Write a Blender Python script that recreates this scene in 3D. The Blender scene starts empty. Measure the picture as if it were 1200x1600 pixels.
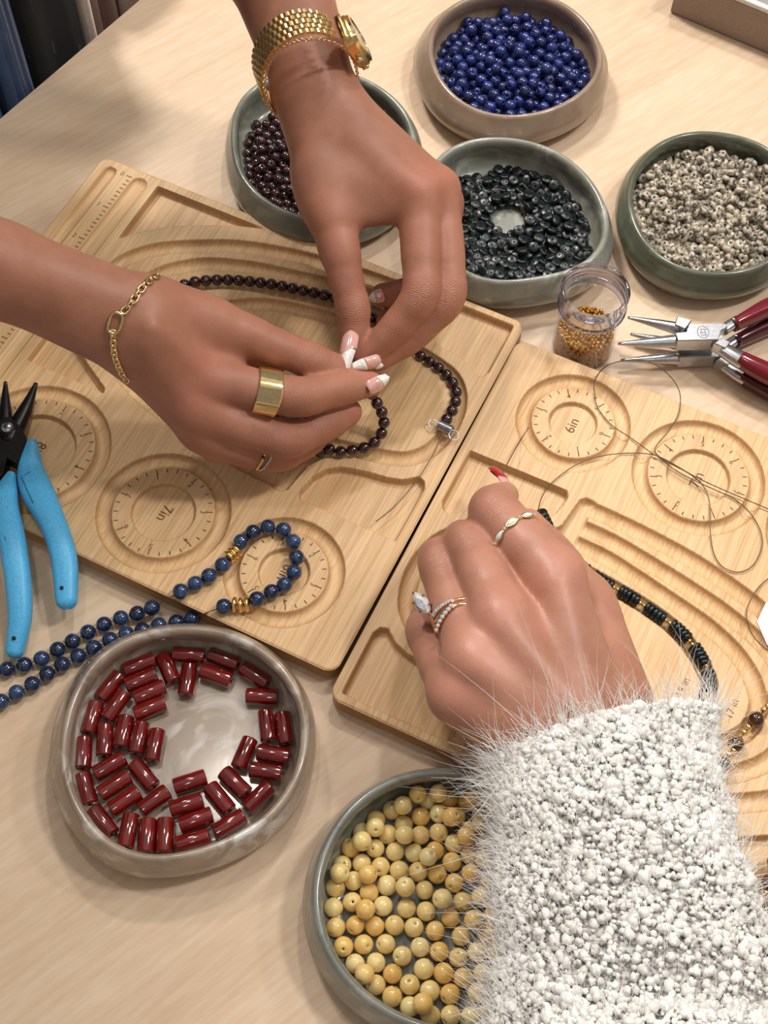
import bpy, math, random
import numpy as np
from mathutils import Vector, Matrix

# ------------------------------------------------------------------ camera
# World: table top is z = 0, lengths below are millimetres (scaled by MM).
MM = 0.001
FOC, TH, ROLL, CAMH = 2082.3818, 0.49682, 0.02382, 569.4669
BT = 12.0                                    # bead board thickness
CX, CY = 600.0, 800.0
_fw = np.array([0, math.sin(TH), -math.cos(TH)])
_rt = np.array([1.0, 0, 0]); _up = np.cross(_rt, _fw)
CR = math.cos(ROLL)*_rt + math.sin(ROLL)*_up
CU = -math.sin(ROLL)*_rt + math.cos(ROLL)*_up
CW = _fw

def at(px, py, z=0.0):
    """photo pixel + height above the table (mm) -> world point (mm)"""
    d = (px-CX)*CR - (py-CY)*CU + FOC*CW
    t = (z-CAMH)/d[2]
    return np.array([0, 0, CAMH]) + t*d

def proj(P):
    d = np.asarray(P, float)-np.array([0, 0, CAMH])
    w = d@CW
    return np.stack([CX+FOC*(d@CR)/w, CY-FOC*(d@CU)/w], -1)

# board poses (x, y, angle): origin is the corner beside the 6in dial, +x along the dial edge, -y across
BOARD_A = (-20.3691, 219.3553, 2.7052)
BOARD_B = (66.7089, 405.32, -0.4282)

def on_board(pose, u, v, z=BT):
    x, y, a = pose
    c, s = math.cos(a), math.sin(a)
    return np.array([x+c*u+s*v, y+s*u-c*v, z])

# ------------------------------------------------------------------ bowls: rim crest outlines
BOWLS = {
 'red': dict(h=27, out=[(108,1117),(133,1054),(183,1008),(237,987.5),(283,981),(342,987.5),(404,1012.5),(450,1058),(475,1117),(478,1146),(467,1200),(442,1250),(396,1292),(342,1321),(300,1331),(250,1340),(217,1340),(175,1321),(133,1283),(108,1233),(98,1183)]),
 'yellow': dict(h=27, out=[(494,1417),(500,1450),(517,1490),(550,1537),(590,1570),(633,1593),(680,1608),(730,1610),(790,1590),(840,1545),(875,1480),(890,1410),(880,1340),(850,1275),(800,1232),(750,1212),(703,1205),(663,1208),(623,1217),(577,1240),(533,1283),(507,1337),(493,1390)]),
 'blue': dict(h=25, out=[(674,90),(675,55),(692,22),(720,2),(760,-10),(810,-14),(855,-5),(895,15),(925,50),(939,90),(930,120),(900,150),(860,170),(815,180),(765,177),(725,162),(695,132)]),
 'garnet': dict(h=25, out=[(366,215),(370,175),(387,145),(420,122),(465,110),(510,108),(555,118),(585,132),(612,152),(635,180),(645,212),(645,245),(630,285),(595,318),(550,337),(500,342),(455,333),(415,313),(385,283),(370,250)]),
 'disc': dict(h=25, out=[(678,262),(685,250),(710,228),(750,218),(785,216),(830,222),(880,245),(920,280),(942,325),(947,360),(935,395),(900,416),(863,430),(803,437),(770,436),(735,430),(705,405),(688,370),(675,320)]),
 'speckled': dict(h=24, out=[(984,297),(985.5,313),(994,351),(1012.5,382),(1040,405),(1067,417.5),(1096,425),(1127,426),(1158,422),(1190,412),(1215,398),(1235,370),(1245,330),(1240,290),(1225,255),(1200,232),(1175,220),(1148,212),(1117,207),(1085,207),(1050,215),(1019,234),(996,263)]),
}
NTH = 96
def polar(pts):
    """closed outline (mm) -> centre, radius sampled at NTH even angles (smoothed)"""
    P = np.array(pts); c = P.mean(0)
    for _ in range(3):
        th = np.arctan2(P[:, 1]-c[1], P[:, 0]-c[0]); r = np.hypot(P[:, 0]-c[0], P[:, 1]-c[1])
        o = np.argsort(th); th, r = th[o], r[o]
        T = np.linspace(-np.pi, np.pi, NTH, endpoint=False)
        R = np.interp(T, np.r_[th-2*np.pi, th, th+2*np.pi], np.r_[r, r, r])
        c = c+np.array([(R*R*R*np.cos(T)).sum(), (R*R*R*np.sin(T)).sum()])/(1.5*(R*R).sum())
    F = np.fft.rfft(R); F[7:] = 0
    return c, np.fft.irfft(F, NTH)
def rad(b, th):
    T = (np.asarray(th)+np.pi)/(2*np.pi)*NTH
    i = np.floor(T).astype(int); f = T-i
    return b['R'][i % NTH]*(1-f)+b['R'][(i+1) % NTH]*f
for _b in BOWLS.values():
    _b['c'], _b['R'] = polar([at(x, y, _b['h'])[:2] for x, y in _b['out']])
BFLOOR = 5.0
BAKED = {
 'blue': '-70,57,192 -97,-83,190 39,64,186 190,-63,185 -14,-195,183 -19,114,182 62,-240,179 -129,-3,178 -92,119,178 49,-171,177 36,-97,170 -21,351,163 112,-161,158 -20,-324,148 -176,52,146 124,-98,145 -86,272,145 145,258,144 105,191,143 206,287,143 171,-327,142 157,-209,141 -323,-216,141 -292,-155,141 -75,-287,141 345,-80,141 317,-151,140 209,-249,140 330,-291,140 234,-41,140 -113,169,140 -140,230,140 -15,24,139 -262,105,139 278,-92,139 -164,124,139 52,146,139 216,-180,139 28,-280,139 -232,-66,139 358,-213,139 47,-390,139 210,357,139 91,402,139 -193,348,139 212,-105,138 237,153,138 -303,-86,138 81,-50,138 -146,-174,138 -83,21,138 52,22,138 -287,-22,138 -179,-13,137 -146,300,137 -56,-173,137 -22,-390,137 -232,287,137 390,-138,137 25,300,137 268,23,137 -34,447,137 -331,113,136 256,-302,136 -15,-118,136 -240,40,136 -35,-235,136 -54,85,136 176,200,135 -126,-54,135 -254,-245,135 -181,-117,135 -118,76,135 15,-44,135 -62,211,135 -100,-123,135 -315,41,134 -155,-387,134 377,112,134 236,228,133 29,380,132 308,169,132 18,92,132 291,266,132 -21,158,132 97,-435,132 -109,-229,132 314,85,132 -53,-54,132 156,-42,131 -372,-19,131 166,111,131 99,324,131 221,74,131 131,55,131 -226,-333,131 -132,-324,130 94,-216,128 -187,-271,127 28,-213,127 289,-238,126 91,-289,126 62,-133,125 83,252,123 -103,368,123 322,-21,121 162,-144,120 -253,370,119 -347,-275,119 -37,307,117 -309,212,85 127,285,85 -400,149,85 143,7,85 -134,-272,85 254,-196,85 156,159,85 -269,266,85 388,-182,85 -409,-72,85 -191,28,85 -82,-439,85 183,245,85 -5,413,85 -393,-139,85 87,160,85 -343,-92,85 -96,314,85 396,157,85 340,262,85 349,-126,85 -172,202,85 280,215,84 -21,-194,84 -136,410,84 130,-252,84 -305,-312,84 281,-133,84 -276,18,84 189,-218,84 -362,-220,84 341,-251,84 -213,-227,84 18,46,84 112,-119,84 127,417,84 72,364,84 -49,44,84 138,351,84 -281,-119,84 -297,83,84 297,315,84 -266,-185,84 431,-34,84 212,121,84 -199,-387,84 191,394,84 267,-22,84 -200,141,84 -62,255,84 45,-313,84 -416,61,84 -358,29,84 -241,-289,84 196,318,84 86,43,84 -298,-245,84 372,2,84 173,-89,84 182,-361,84 218,188,84 245,273,84 358,68,84 242,-262,84 -52,-134,84 -337,275,84 -105,205,84 53,-83,84 132,-405,84 53,-16,84 -199,386,84 -19,205,84 -268,144,84 183,-294,84 334,130,84 -3,-259,84 -51,363,84 -182,-321,84 60,430,84 52,-431,84 -240,205,84 11,339,84 -91,-81,84 120,101,84 -196,-162,83 268,84,83 -202,261,83 245,-341,83 -231,81,83 -330,-162,83 -14,-439,83 -71,426,83 -14,-79,83 -69,-253,83 -205,-37,83 -22,106,83 -13,-12,83 122,217,83 47,214,83 -79,-16,83 321,-187,83 4,267,83 -418,-5,83 125,-326,83 -326,-28,83 -223,324,83 201,-28,83 418,95,83 215,-142,83 418,-111,83 -57,-376,83 373,-64,83 248,360,83 62,298,83 175,66,83 -377,212,83 343,196,83 -157,-82,83 -137,263,83 308,-73,83 63,-249,83 -333,151,83 -159,86,83 -134,146,83 -268,-54,83 -88,-189,83 130,-186,83 -84,-317,83 296,-300,83 -260,-361,83 239,-81,83 -219,-101,83 -288,329,83 -20,-322,83 12,-378,83 -89,98,83 -159,335,83 229,31,83 21,154,83 430,32,83 -63,156,82 -150,-208,82 65,-181,82 76,-370,82 14,-138,82 -115,39,82 113,-53,82 -147,-426,82 306,30,82 -362,95,82 -144,-19,82 271,149,82 56,101,82 -134,-143,82 -121,-369,82',
 'garnet': '-229,61,126 336,183,126 211,372,125 -332,-96,125 -26,-169,124 -262,-10,124 -207,-1,124 -170,-242,123 -345,44,123 74,125,122 316,16,122 -72,-308,122 -70,70,121 -284,-63,121 -290,50,121 89,291,121 -81,-137,121 167,338,120 82,-61,120 258,-28,120 38,-404,119 -5,-74,119 -22,147,119 201,-89,118 -106,-77,118 -333,-31,118 196,-23,117 36,-251,116 47,351,115 -81,215,115 -238,-163,114 -352,114,114 10,-317,113 176,199,110 271,297,110 -156,-390,108 31,-4,108 126,-29,108 -228,-329,106 138,268,105 101,177,104 99,-282,104 44,-141,104 -299,-141,103 150,-437,103 153,60,99 -174,88,98 128,387,97 -53,-87,92 41,433,86 -254,135,79 127,-386,79 224,104,79 -343,-271,79 -187,-427,79 54,-306,79 13,63,79 434,2,79 -392,272,79 40,279,79 230,2,79 264,146,79 -206,191,79 230,272,79 -14,425,79 118,19,79 193,-255,79 -276,291,79 -90,-278,79 77,-22,79 182,387,79 -311,131,79 108,-331,79 -369,-220,79 -147,-157,79 -175,-12,79 -211,33,79 -325,187,79 -404,-110,79 -264,192,79 95,446,79 -354,-69,79 98,-435,79 167,112,79 385,207,79 54,-190,79 -429,130,79 65,-96,79 -349,-126,79 225,-55,79 312,-163,79 -1,-404,79 335,-216,79 62,33,79 -298,238,79 236,-112,79 -45,-140,79 369,55,79 -132,-444,79 -390,-166,79 320,156,79 215,-310,79 -83,-342,79 129,334,79 110,-199,79 222,209,79 -292,-27,79 28,-52,79 -145,154,79 6,-221,79 415,-106,79 -27,-39,79 -259,-291,79 -253,-235,79 384,-36,79 -100,51,79 158,-301,79 339,-328,79 136,-249,79 300,-287,78 -371,154,78 -428,55,78 328,212,78 262,-410,78 174,301,78 132,218,78 -175,395,78 286,253,78 -373,218,78 101,73,78 168,-50,78 -30,-453,78 -120,-2,78 118,-76,78 11,328,78 192,-408,78 305,-373,78 -68,105,78 -106,-223,78 -111,-391,78 -57,160,78 278,-216,78 -164,300,78 55,155,78 70,-385,78 -84,-44,78 249,-263,78 -145,-264,78 -123,102,78 -185,-303,78 287,-1,78 3,175,78 174,-354,78 -280,84,78 165,-106,78 -17,277,78 -270,-355,78 13,230,78 -44,-196,78 2,119,78 -74,346,78 204,52,78 -65,8,78 -119,404,78 93,-145,78 -39,212,78 8,477,78 108,128,78 -83,-472,78 293,-110,78 390,-230,78 422,-162,78 202,157,78 -322,20,78 395,151,78 -307,339,78 -108,-116,78 -242,244,78 42,-440,78 -198,135,78 -57,-404,78 -309,-316,78 290,96,78 -408,-54,78 73,-486,78 -421,0,78 -161,-211,78 -266,23,78 256,-164,78 -334,75,78 23,382,78 316,305,78 -201,-141,78 -188,-359,78 260,50,78 -61,463,78 -92,-169,78 150,434,78 275,342,78 -231,-20,78 78,378,78 180,245,78 -138,-55,78 237,380,78 201,-156,78 -29,-356,78 -251,342,78 367,-165,78 6,-277,78 147,-158,78 6,-111,78 -336,279,78 -220,295,78 -198,-64,77 -133,254,77 -302,-91,77 -375,38,77 -253,-124,77 13,-487,77 281,-56,77 64,210,77 335,-63,77 -155,40,77 -274,-184,77 344,105,77 -105,300,77 -74,256,77 74,-241,77 -387,93,77 4,-166,77 -199,-250,77 -64,400,77 91,256,77 25,-354,77 350,263,77 -125,459,77 -369,-15,77 -134,346,77 -331,-179,77 360,-111,77 -42,-250,77 425,57,77 -307,-227,77 -41,-304,77 75,323,77 -213,-196,77 -197,344,77 172,7,77 -187,243,77 -417,185,77 222,328,77 435,-54,77 352,-269,77 -42,57,77 276,199,77 -252,-69,77 -162,-104,77 -224,419,77 -118,202,77 344,3,77 268,-332,77 -225,87,77 314,47,77 222,-207,77 -231,-393,77 54,101,77 -10,13,77 227,-367,77 148,165,77 -133,-318,77',
 'disc': '94,186,142 194,52,123 142,-92,118 97,32,117 35,-43,116 101,130,115 -82,179,115 123,357,115 -253,62,115 51,-177,115 -74,-341,114 -28,202,114 238,288,113 4,-122,112 58,-102,112 257,111,111 178,7,110 144,-30,110 295,74,110 102,223,110 216,-100,109 201,331,109 240,42,109 216,-26,108 130,182,108 310,7,108 189,98,107 -168,-18,107 29,-338,106 113,-145,106 17,322,106 -125,316,105 -266,-160,103 -227,-314,102 -252,227,102 -119,113,102 136,290,98 236,197,93 98,-31,91 256,-176,76 186,-305,76 63,229,76 -104,154,76 208,64,76 270,17,76 9,-372,76 -146,-63,76 215,13,76 -72,-279,76 -46,-185,76 -195,-49,76 -310,-275,76 -322,308,76 -349,120,76 -138,-208,76 -211,0,76 -259,-19,76 -287,68,76 166,-219,76 -47,-324,76 50,-211,76 133,-180,76 -129,275,76 337,-133,76 283,199,76 260,148,76 272,286,76 257,-92,76 -43,-375,76 61,-361,76 -271,-308,76 151,87,76 -348,-126,76 -346,19,76 -257,-119,76 -151,-158,76 304,246,76 -8,425,76 -101,206,76 -45,-57,76 222,-138,76 -216,311,76 3,-41,76 -44,283,76 -279,118,76 101,-275,76 144,-65,76 403,-174,76 102,100,76 -166,317,76 -115,-306,76 -326,-226,76 -236,90,76 -79,-19,76 -8,-91,76 212,268,76 -117,-255,76 143,-333,75 -155,135,75 -38,233,75 -1,-209,75 83,-172,75 42,414,75 172,-147,75 215,-63,75 179,360,75 349,10,75 -43,-236,75 168,180,75 258,74,75 -22,329,75 -200,-145,75 46,181,75 204,-185,75 358,160,75 -247,185,75 56,279,75 -94,391,75 46,-71,75 354,-188,75 -234,358,75 -165,22,75 -299,-50,75 105,258,75 128,144,75 -95,-68,75 -59,427,75 -184,364,75 342,-54,75 -144,-347,75 13,234,75 -192,170,75 -52,181,75 -212,-96,75 -29,379,75 116,51,75 -325,205,75 -129,-15,75 230,-339,75 201,-256,75 234,319,75 -194,-340,75 -101,-165,75 -186,96,75 6,284,75 -104,-415,75 -184,270,75 179,-29,75 -88,-214,75 286,-295,75 -275,289,75 -269,-245,75 -98,-366,75 -117,33,75 -361,-77,75 -56,-106,75 309,156,75 178,304,75 405,-124,75 -252,31,75 -293,167,75 384,-26,75 -344,69,75 82,-123,75 286,-134,75 253,239,75 4,-258,75 -174,-243,75 237,-223,75 336,87,75 375,-238,75 281,-246,75 -305,-99,75 292,110,75 164,39,75 -366,233,75 -163,-291,75 90,402,75 -206,-388,75 96,-397,75 0,-308,75 150,-267,75 163,256,75 24,367,75 -206,50,75 -222,-229,75 133,1,75 -141,77,75 222,112,75 398,21,75 -84,253,75 -18,-143,75 -233,-182,75 -233,264,75 -164,-110,75 143,-383,75 335,-281,75 115,-227,75 94,354,75 384,-80,74 252,-30,74 175,131,74 306,-179,74 95,189,74 134,-114,74 -154,231,74 -210,-277,74 -201,219,74 237,-290,74 -304,-148,74 49,-307,74 197,220,74 -3,187,74 -285,-198,74 52,-22,74 307,-89,74 138,333,74 313,44,74 -68,349,74 79,144,74 94,-324,74 180,-98,74 392,69,74 -230,139,74 -253,-69,74 33,-119,74 25,-166,74 -341,-179,74 327,-229,74 135,383,74 185,-358,74 -345,-31,74 -186,-195,74 54,328,74 95,-76,74 -88,305,74 -297,12,74 332,202,74 376,115,74 -104,-116,74 135,217,74 -145,184,74 -127,355,74 86,13,74 -291,240,74 -279,338,74 212,160,74 300,-28,74 54,-260,74 97,306,74',
 'speckled': '-45,-319,273 320,-98,262 -220,-306,258 67,258,257 307,179,254 -2,-335,254 104,127,252 -247,-243,251 9,-138,247 -280,159,247 18,-83,246 -121,335,246 0,363,243 1,-191,241 -251,18,241 132,-203,241 168,33,241 -109,107,239 -144,54,237 172,-19,235 362,-43,232 -83,-58,232 271,-86,232 -77,2,231 361,-105,231 -51,-315,228 244,146,226 135,6,226 124,-265,226 -351,-133,225 -335,190,224 77,-158,222 -117,-125,219 -72,213,218 237,-210,218 -315,150,215 242,102,213 317,260,212 -310,-183,209 168,-179,209 -122,-3,206 -61,96,206 -104,-174,205 -277,-9,204 162,-114,202 178,297,200 -305,-71,199 193,-276,198 199,225,198 303,54,196 -31,330,195 -172,-183,193 258,-69,192 221,33,192 -156,73,191 -174,131,190 328,-98,189 157,-64,188 258,323,187 -219,88,187 -169,-73,187 -73,134,186 27,-144,185 -210,-93,184 -54,175,184 200,-37,183 -11,-169,183 -315,217,183 334,-21,183 192,179,183 -345,-202,183 -257,147,182 113,60,182 -39,-21,182 20,401,180 -344,75,180 -19,98,179 -237,-45,179 333,26,179 225,293,179 8,358,178 139,308,177 -95,378,177 -82,25,177 -260,103,177 135,257,177 -216,304,176 155,-281,176 -117,54,176 -271,242,176 -259,20,176 253,-185,175 -304,108,175 170,132,174 -9,286,173 -68,277,173 -299,157,173 -302,60,172 297,-127,171 -267,286,171 125,-244,170 -69,233,170 130,-184,169 -271,-73,169 277,11,165 176,-136,164 233,2,163 -246,63,162 -14,175,162 -184,91,162 -129,-76,162 -331,-159,160 76,357,157 141,202,156 113,18,155 297,285,154 40,437,154 -27,-394,154 -112,-268,154 65,-258,153 262,59,153 -136,106,153 -315,-88,153 -86,-12,153 250,-257,153 -40,-119,152 -127,-32,152 258,364,152 140,80,152 234,-120,152 -56,103,152 -91,-100,152 -149,188,152 -315,22,152 294,-263,151 217,-167,151 175,48,151 69,214,151 -4,324,151 -48,12,151 -62,-422,151 -8,-10,151 -204,55,151 30,-34,150 90,-123,150 69,-314,150 38,-172,150 -96,84,150 -227,151,150 -369,96,150 12,37,150 52,60,150 38,-219,150 51,10,150 -6,132,150 -221,-164,150 -66,-323,150 289,-190,150 45,-77,150 291,-88,150 -180,-143,150 52,395,150 -48,148,150 337,-179,149 45,-123,149 24,192,149 74,169,149 -83,314,149 -33,214,149 -179,-97,149 251,-70,149 99,-81,149 191,4,149 -153,269,149 -117,-169,149 -73,194,149 -38,-168,149 206,234,149 202,-290,149 0,-145,149 68,261,149 -253,187,149 323,224,149 -214,-66,149 -153,57,149 -140,-118,149 351,93,149 -190,175,149 -219,-119,149 -1,-193,149 -78,-193,149 138,-62,149 101,-33,149 104,-279,149 -162,-340,148 35,150,148 -77,-147,148 -224,14,148 32,288,148 196,-348,148 -227,106,148 220,44,148 -110,170,148 357,48,148 -289,214,148 -367,42,148 -160,-189,148 201,-237,148 169,168,148 204,120,148 352,0,148 -71,357,148 -206,-329,147 93,78,147 -167,-51,147 381,-77,147 264,-27,147 -68,-259,147 11,238,147 308,-16,147 335,-88,147 -299,259,147 -41,299,147 35,343,147 -134,311,147 -102,409,147 -186,131,147 -166,227,147 -92,128,147 110,416,147 96,-166,146 109,-403,146 220,-36,146 93,-223,146 304,72,146 63,-362,146 112,236,146 -104,274,146 -281,-7,146 -256,-325,145 -277,-110,145 50,109,145 -152,6,145 118,285,145 -277,130,145 10,89,145 166,-207,145 300,118,145 -16,373,144 245,-214,144 329,177,144 414,73,144 164,265,144 146,-9,144 -298,-49,144 -322,134,144 147,-310,144 -30,66,144 -131,-307,144 248,322,143 -275,-276,143 -208,215,143 194,354,143 -104,228,143 -70,49,143 249,113,142 -243,245,142 309,28,142 -110,25,142 -279,84,142 253,274,141 -182,315,141 -276,40,141 -317,180,140 141,-121,140 -327,82,140 -195,-18,139 -348,-7,139 154,-259,138 -21,-295,138 -348,232,138 211,171,138 -216,-264,137 146,123,137 106,-361,137 -50,257,137 -416,18,136 -59,406,134 254,22,128 182,-110,128 -111,344,128 -219,-377,126 -108,-379,125 -6,-75,113 -253,153,113 -402,-105,113 40,35,113 225,-358,113 -139,129,113 -178,-255,113 143,-369,113 -30,326,113 28,-147,113 -130,421,113 -283,-343,113 -347,113,113 65,-173,113 53,237,113 56,190,113 -277,239,113 -18,405,113 164,368,113 -152,-381,113 316,292,113 -248,-162,113 185,143,113 401,-4,113 -140,83,113 63,144,113 -178,200,113 50,368,113 78,10,113 404,42,113 -294,-183,113 72,-80,113 216,209,113 212,-263,113 -255,-208,113 27,407,113 -137,-232,113 179,324,113 21,122,113 -97,-255,113 -337,32,113 -59,-448,113 278,92,113 -102,58,113 -327,-64,113 33,-399,113 363,119,113 -10,-121,113 142,161,113 3,447,113 -129,-143,113 -292,-234,113 109,-107,113 -284,-79,113 249,386,113 94,-430,113 -90,381,113 31,-101,113 122,386,113 243,63,113 252,180,113 133,-229,113 -86,435,113 354,-67,113 -246,-115,113 153,59,113 370,73,113 -179,60,113 96,262,113 -228,319,113 237,-178,113 400,147,113 112,-59,113 -379,14,113 167,16,113 344,207,113 -1,14,113 -254,12,113 -403,54,113 -125,-53,113 20,-240,113 300,-239,113 266,-94,113 138,431,113 396,-50,113 -85,-76,113 284,-163,113 25,-195,113 -61,171,113 315,-195,113 134,333,113 -182,15,113 154,-41,113 -40,-327,113 79,400,113 -58,-232,113 118,31,113 -83,-342,113 -21,102,113 195,-23,113 55,323,113 99,174,113 175,99,113 -137,219,113 -17,-214,113 223,254,113 -62,125,113 -314,-21,113 -286,-138,113 312,337,113 -19,237,113 -49,-143,113 -129,-341,113 174,-289,113 -361,-178,113 377,238,113 -302,108,113 -121,-7,113 -240,-67,113 277,-51,113 -206,-300,113 79,-386,113 -361,70,113 -31,-411,113 -59,217,113 74,-35,113 -241,211,113 -58,-285,113 324,95,113 391,195,113 8,352,113 137,-414,113 148,-86,113 358,164,113 -83,-31,113 -186,-350,113 -12,-169,113 301,-122,113 185,-388,113 -319,-108,113 207,-144,113 274,137,113 -41,35,113 -189,-408,113 -46,369,113 -394,100,113 181,237,113 -61,80,113 -380,143,113 -215,129,113 -346,-254,113 103,-196,113 16,167,113 40,80,113 -205,-96,113 362,-187,113 51,445,113 332,-154,113 -200,285,113 -5,-373,113 -41,-10,113 -280,190,113 297,174,113 189,-185,113 284,259,113 171,-334,113 -308,-277,113 -316,215,113 95,-253,113 -88,-122,113 78,101,113 63,-219,113 37,-10,113 138,248,112 -375,-220,112 -98,195,112 405,102,112 299,217,112 224,343,112 -46,-55,112 120,-327,112 269,346,112 233,-59,112 97,307,112 93,352,112 -271,-35,112 -120,-421,112 -168,-121,112 228,299,112 -135,377,112 -42,444,112 -151,336,112 110,131,112 -53,-188,112 -22,191,112 365,23,112 -128,262,112 -219,40,112 50,-441,112 -358,197,112 -137,174,112 13,308,112 -208,-141,112 -79,13,112 -272,323,112 69,-128,112 198,60,112 328,249,112 -330,-210,112 -251,-253,112 249,-287,112 222,-102,112 284,-7,112 250,-135,112 -100,-300,112 358,278,112 230,141,112 92,217,112 219,99,112 119,88,112 -163,-312,112 6,-437,112 -322,-320,112 -261,-382,112 -22,-258,112 -176,155,112 -196,-52,112 330,51,112 -288,283,112 54,-269,112 -65,291,112 -395,-149,112 87,-297,112 344,-228,112 205,383,112 257,225,112 -214,-228,112 -162,-78,112 1,59,112 299,-285,112 -254,108,112 34,-56,112 212,18,112 -124,-98,112 276,-322,112 189,-68,112 -142,35,112 376,-145,112 -178,389,112 -244,277,112 286,48,112 175,192,112 -360,-122,112 -250,-297,112 -137,-276,112 -2,-31,112 388,-102,112 36,-355,112 -97,-210,112 -210,-185,112 361,-23,112 -157,294,112 -171,252,112 -229,-24,112 181,419,112 -23,147,112 -192,347,112 45,-312,112 272,302,112 -215,175,112 -75,-406,112 -369,-35,112 129,-284,112 -162,-25,112 116,-14,112 -217,84,112 -297,18,112 95,441,112 17,211,112 320,-39,112 163,-146,112 120,-150,112 -23,281,112 213,-313,112 -407,-61,112 145,-186,112 239,-16,112 -367,-79,112 326,4,112 17,264,112 80,55,112 -171,-165,112 -298,151,112 -107,303,112 -49,-371,112 13,-284,112 -178,105,112 -92,-167,112 -255,64,112 252,-244,112 -301,61,112 -101,104,112 345,-112,112 323,139,112 134,205,112 -323,257,112 217,-219,112 -86,253,112 272,-206,112 -213,244,112 -340,157,112 -134,-187,112 -409,-18,112 311,-80,112 177,-235,112 56,281,112 147,291,112 188,281,112 -100,150,112 4,-326,112 -327,-151,112 78,-340,112 -232,362,112 -73,334,112 -175,-210,112 -231,-337,112 -48,-99,112',
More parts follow.
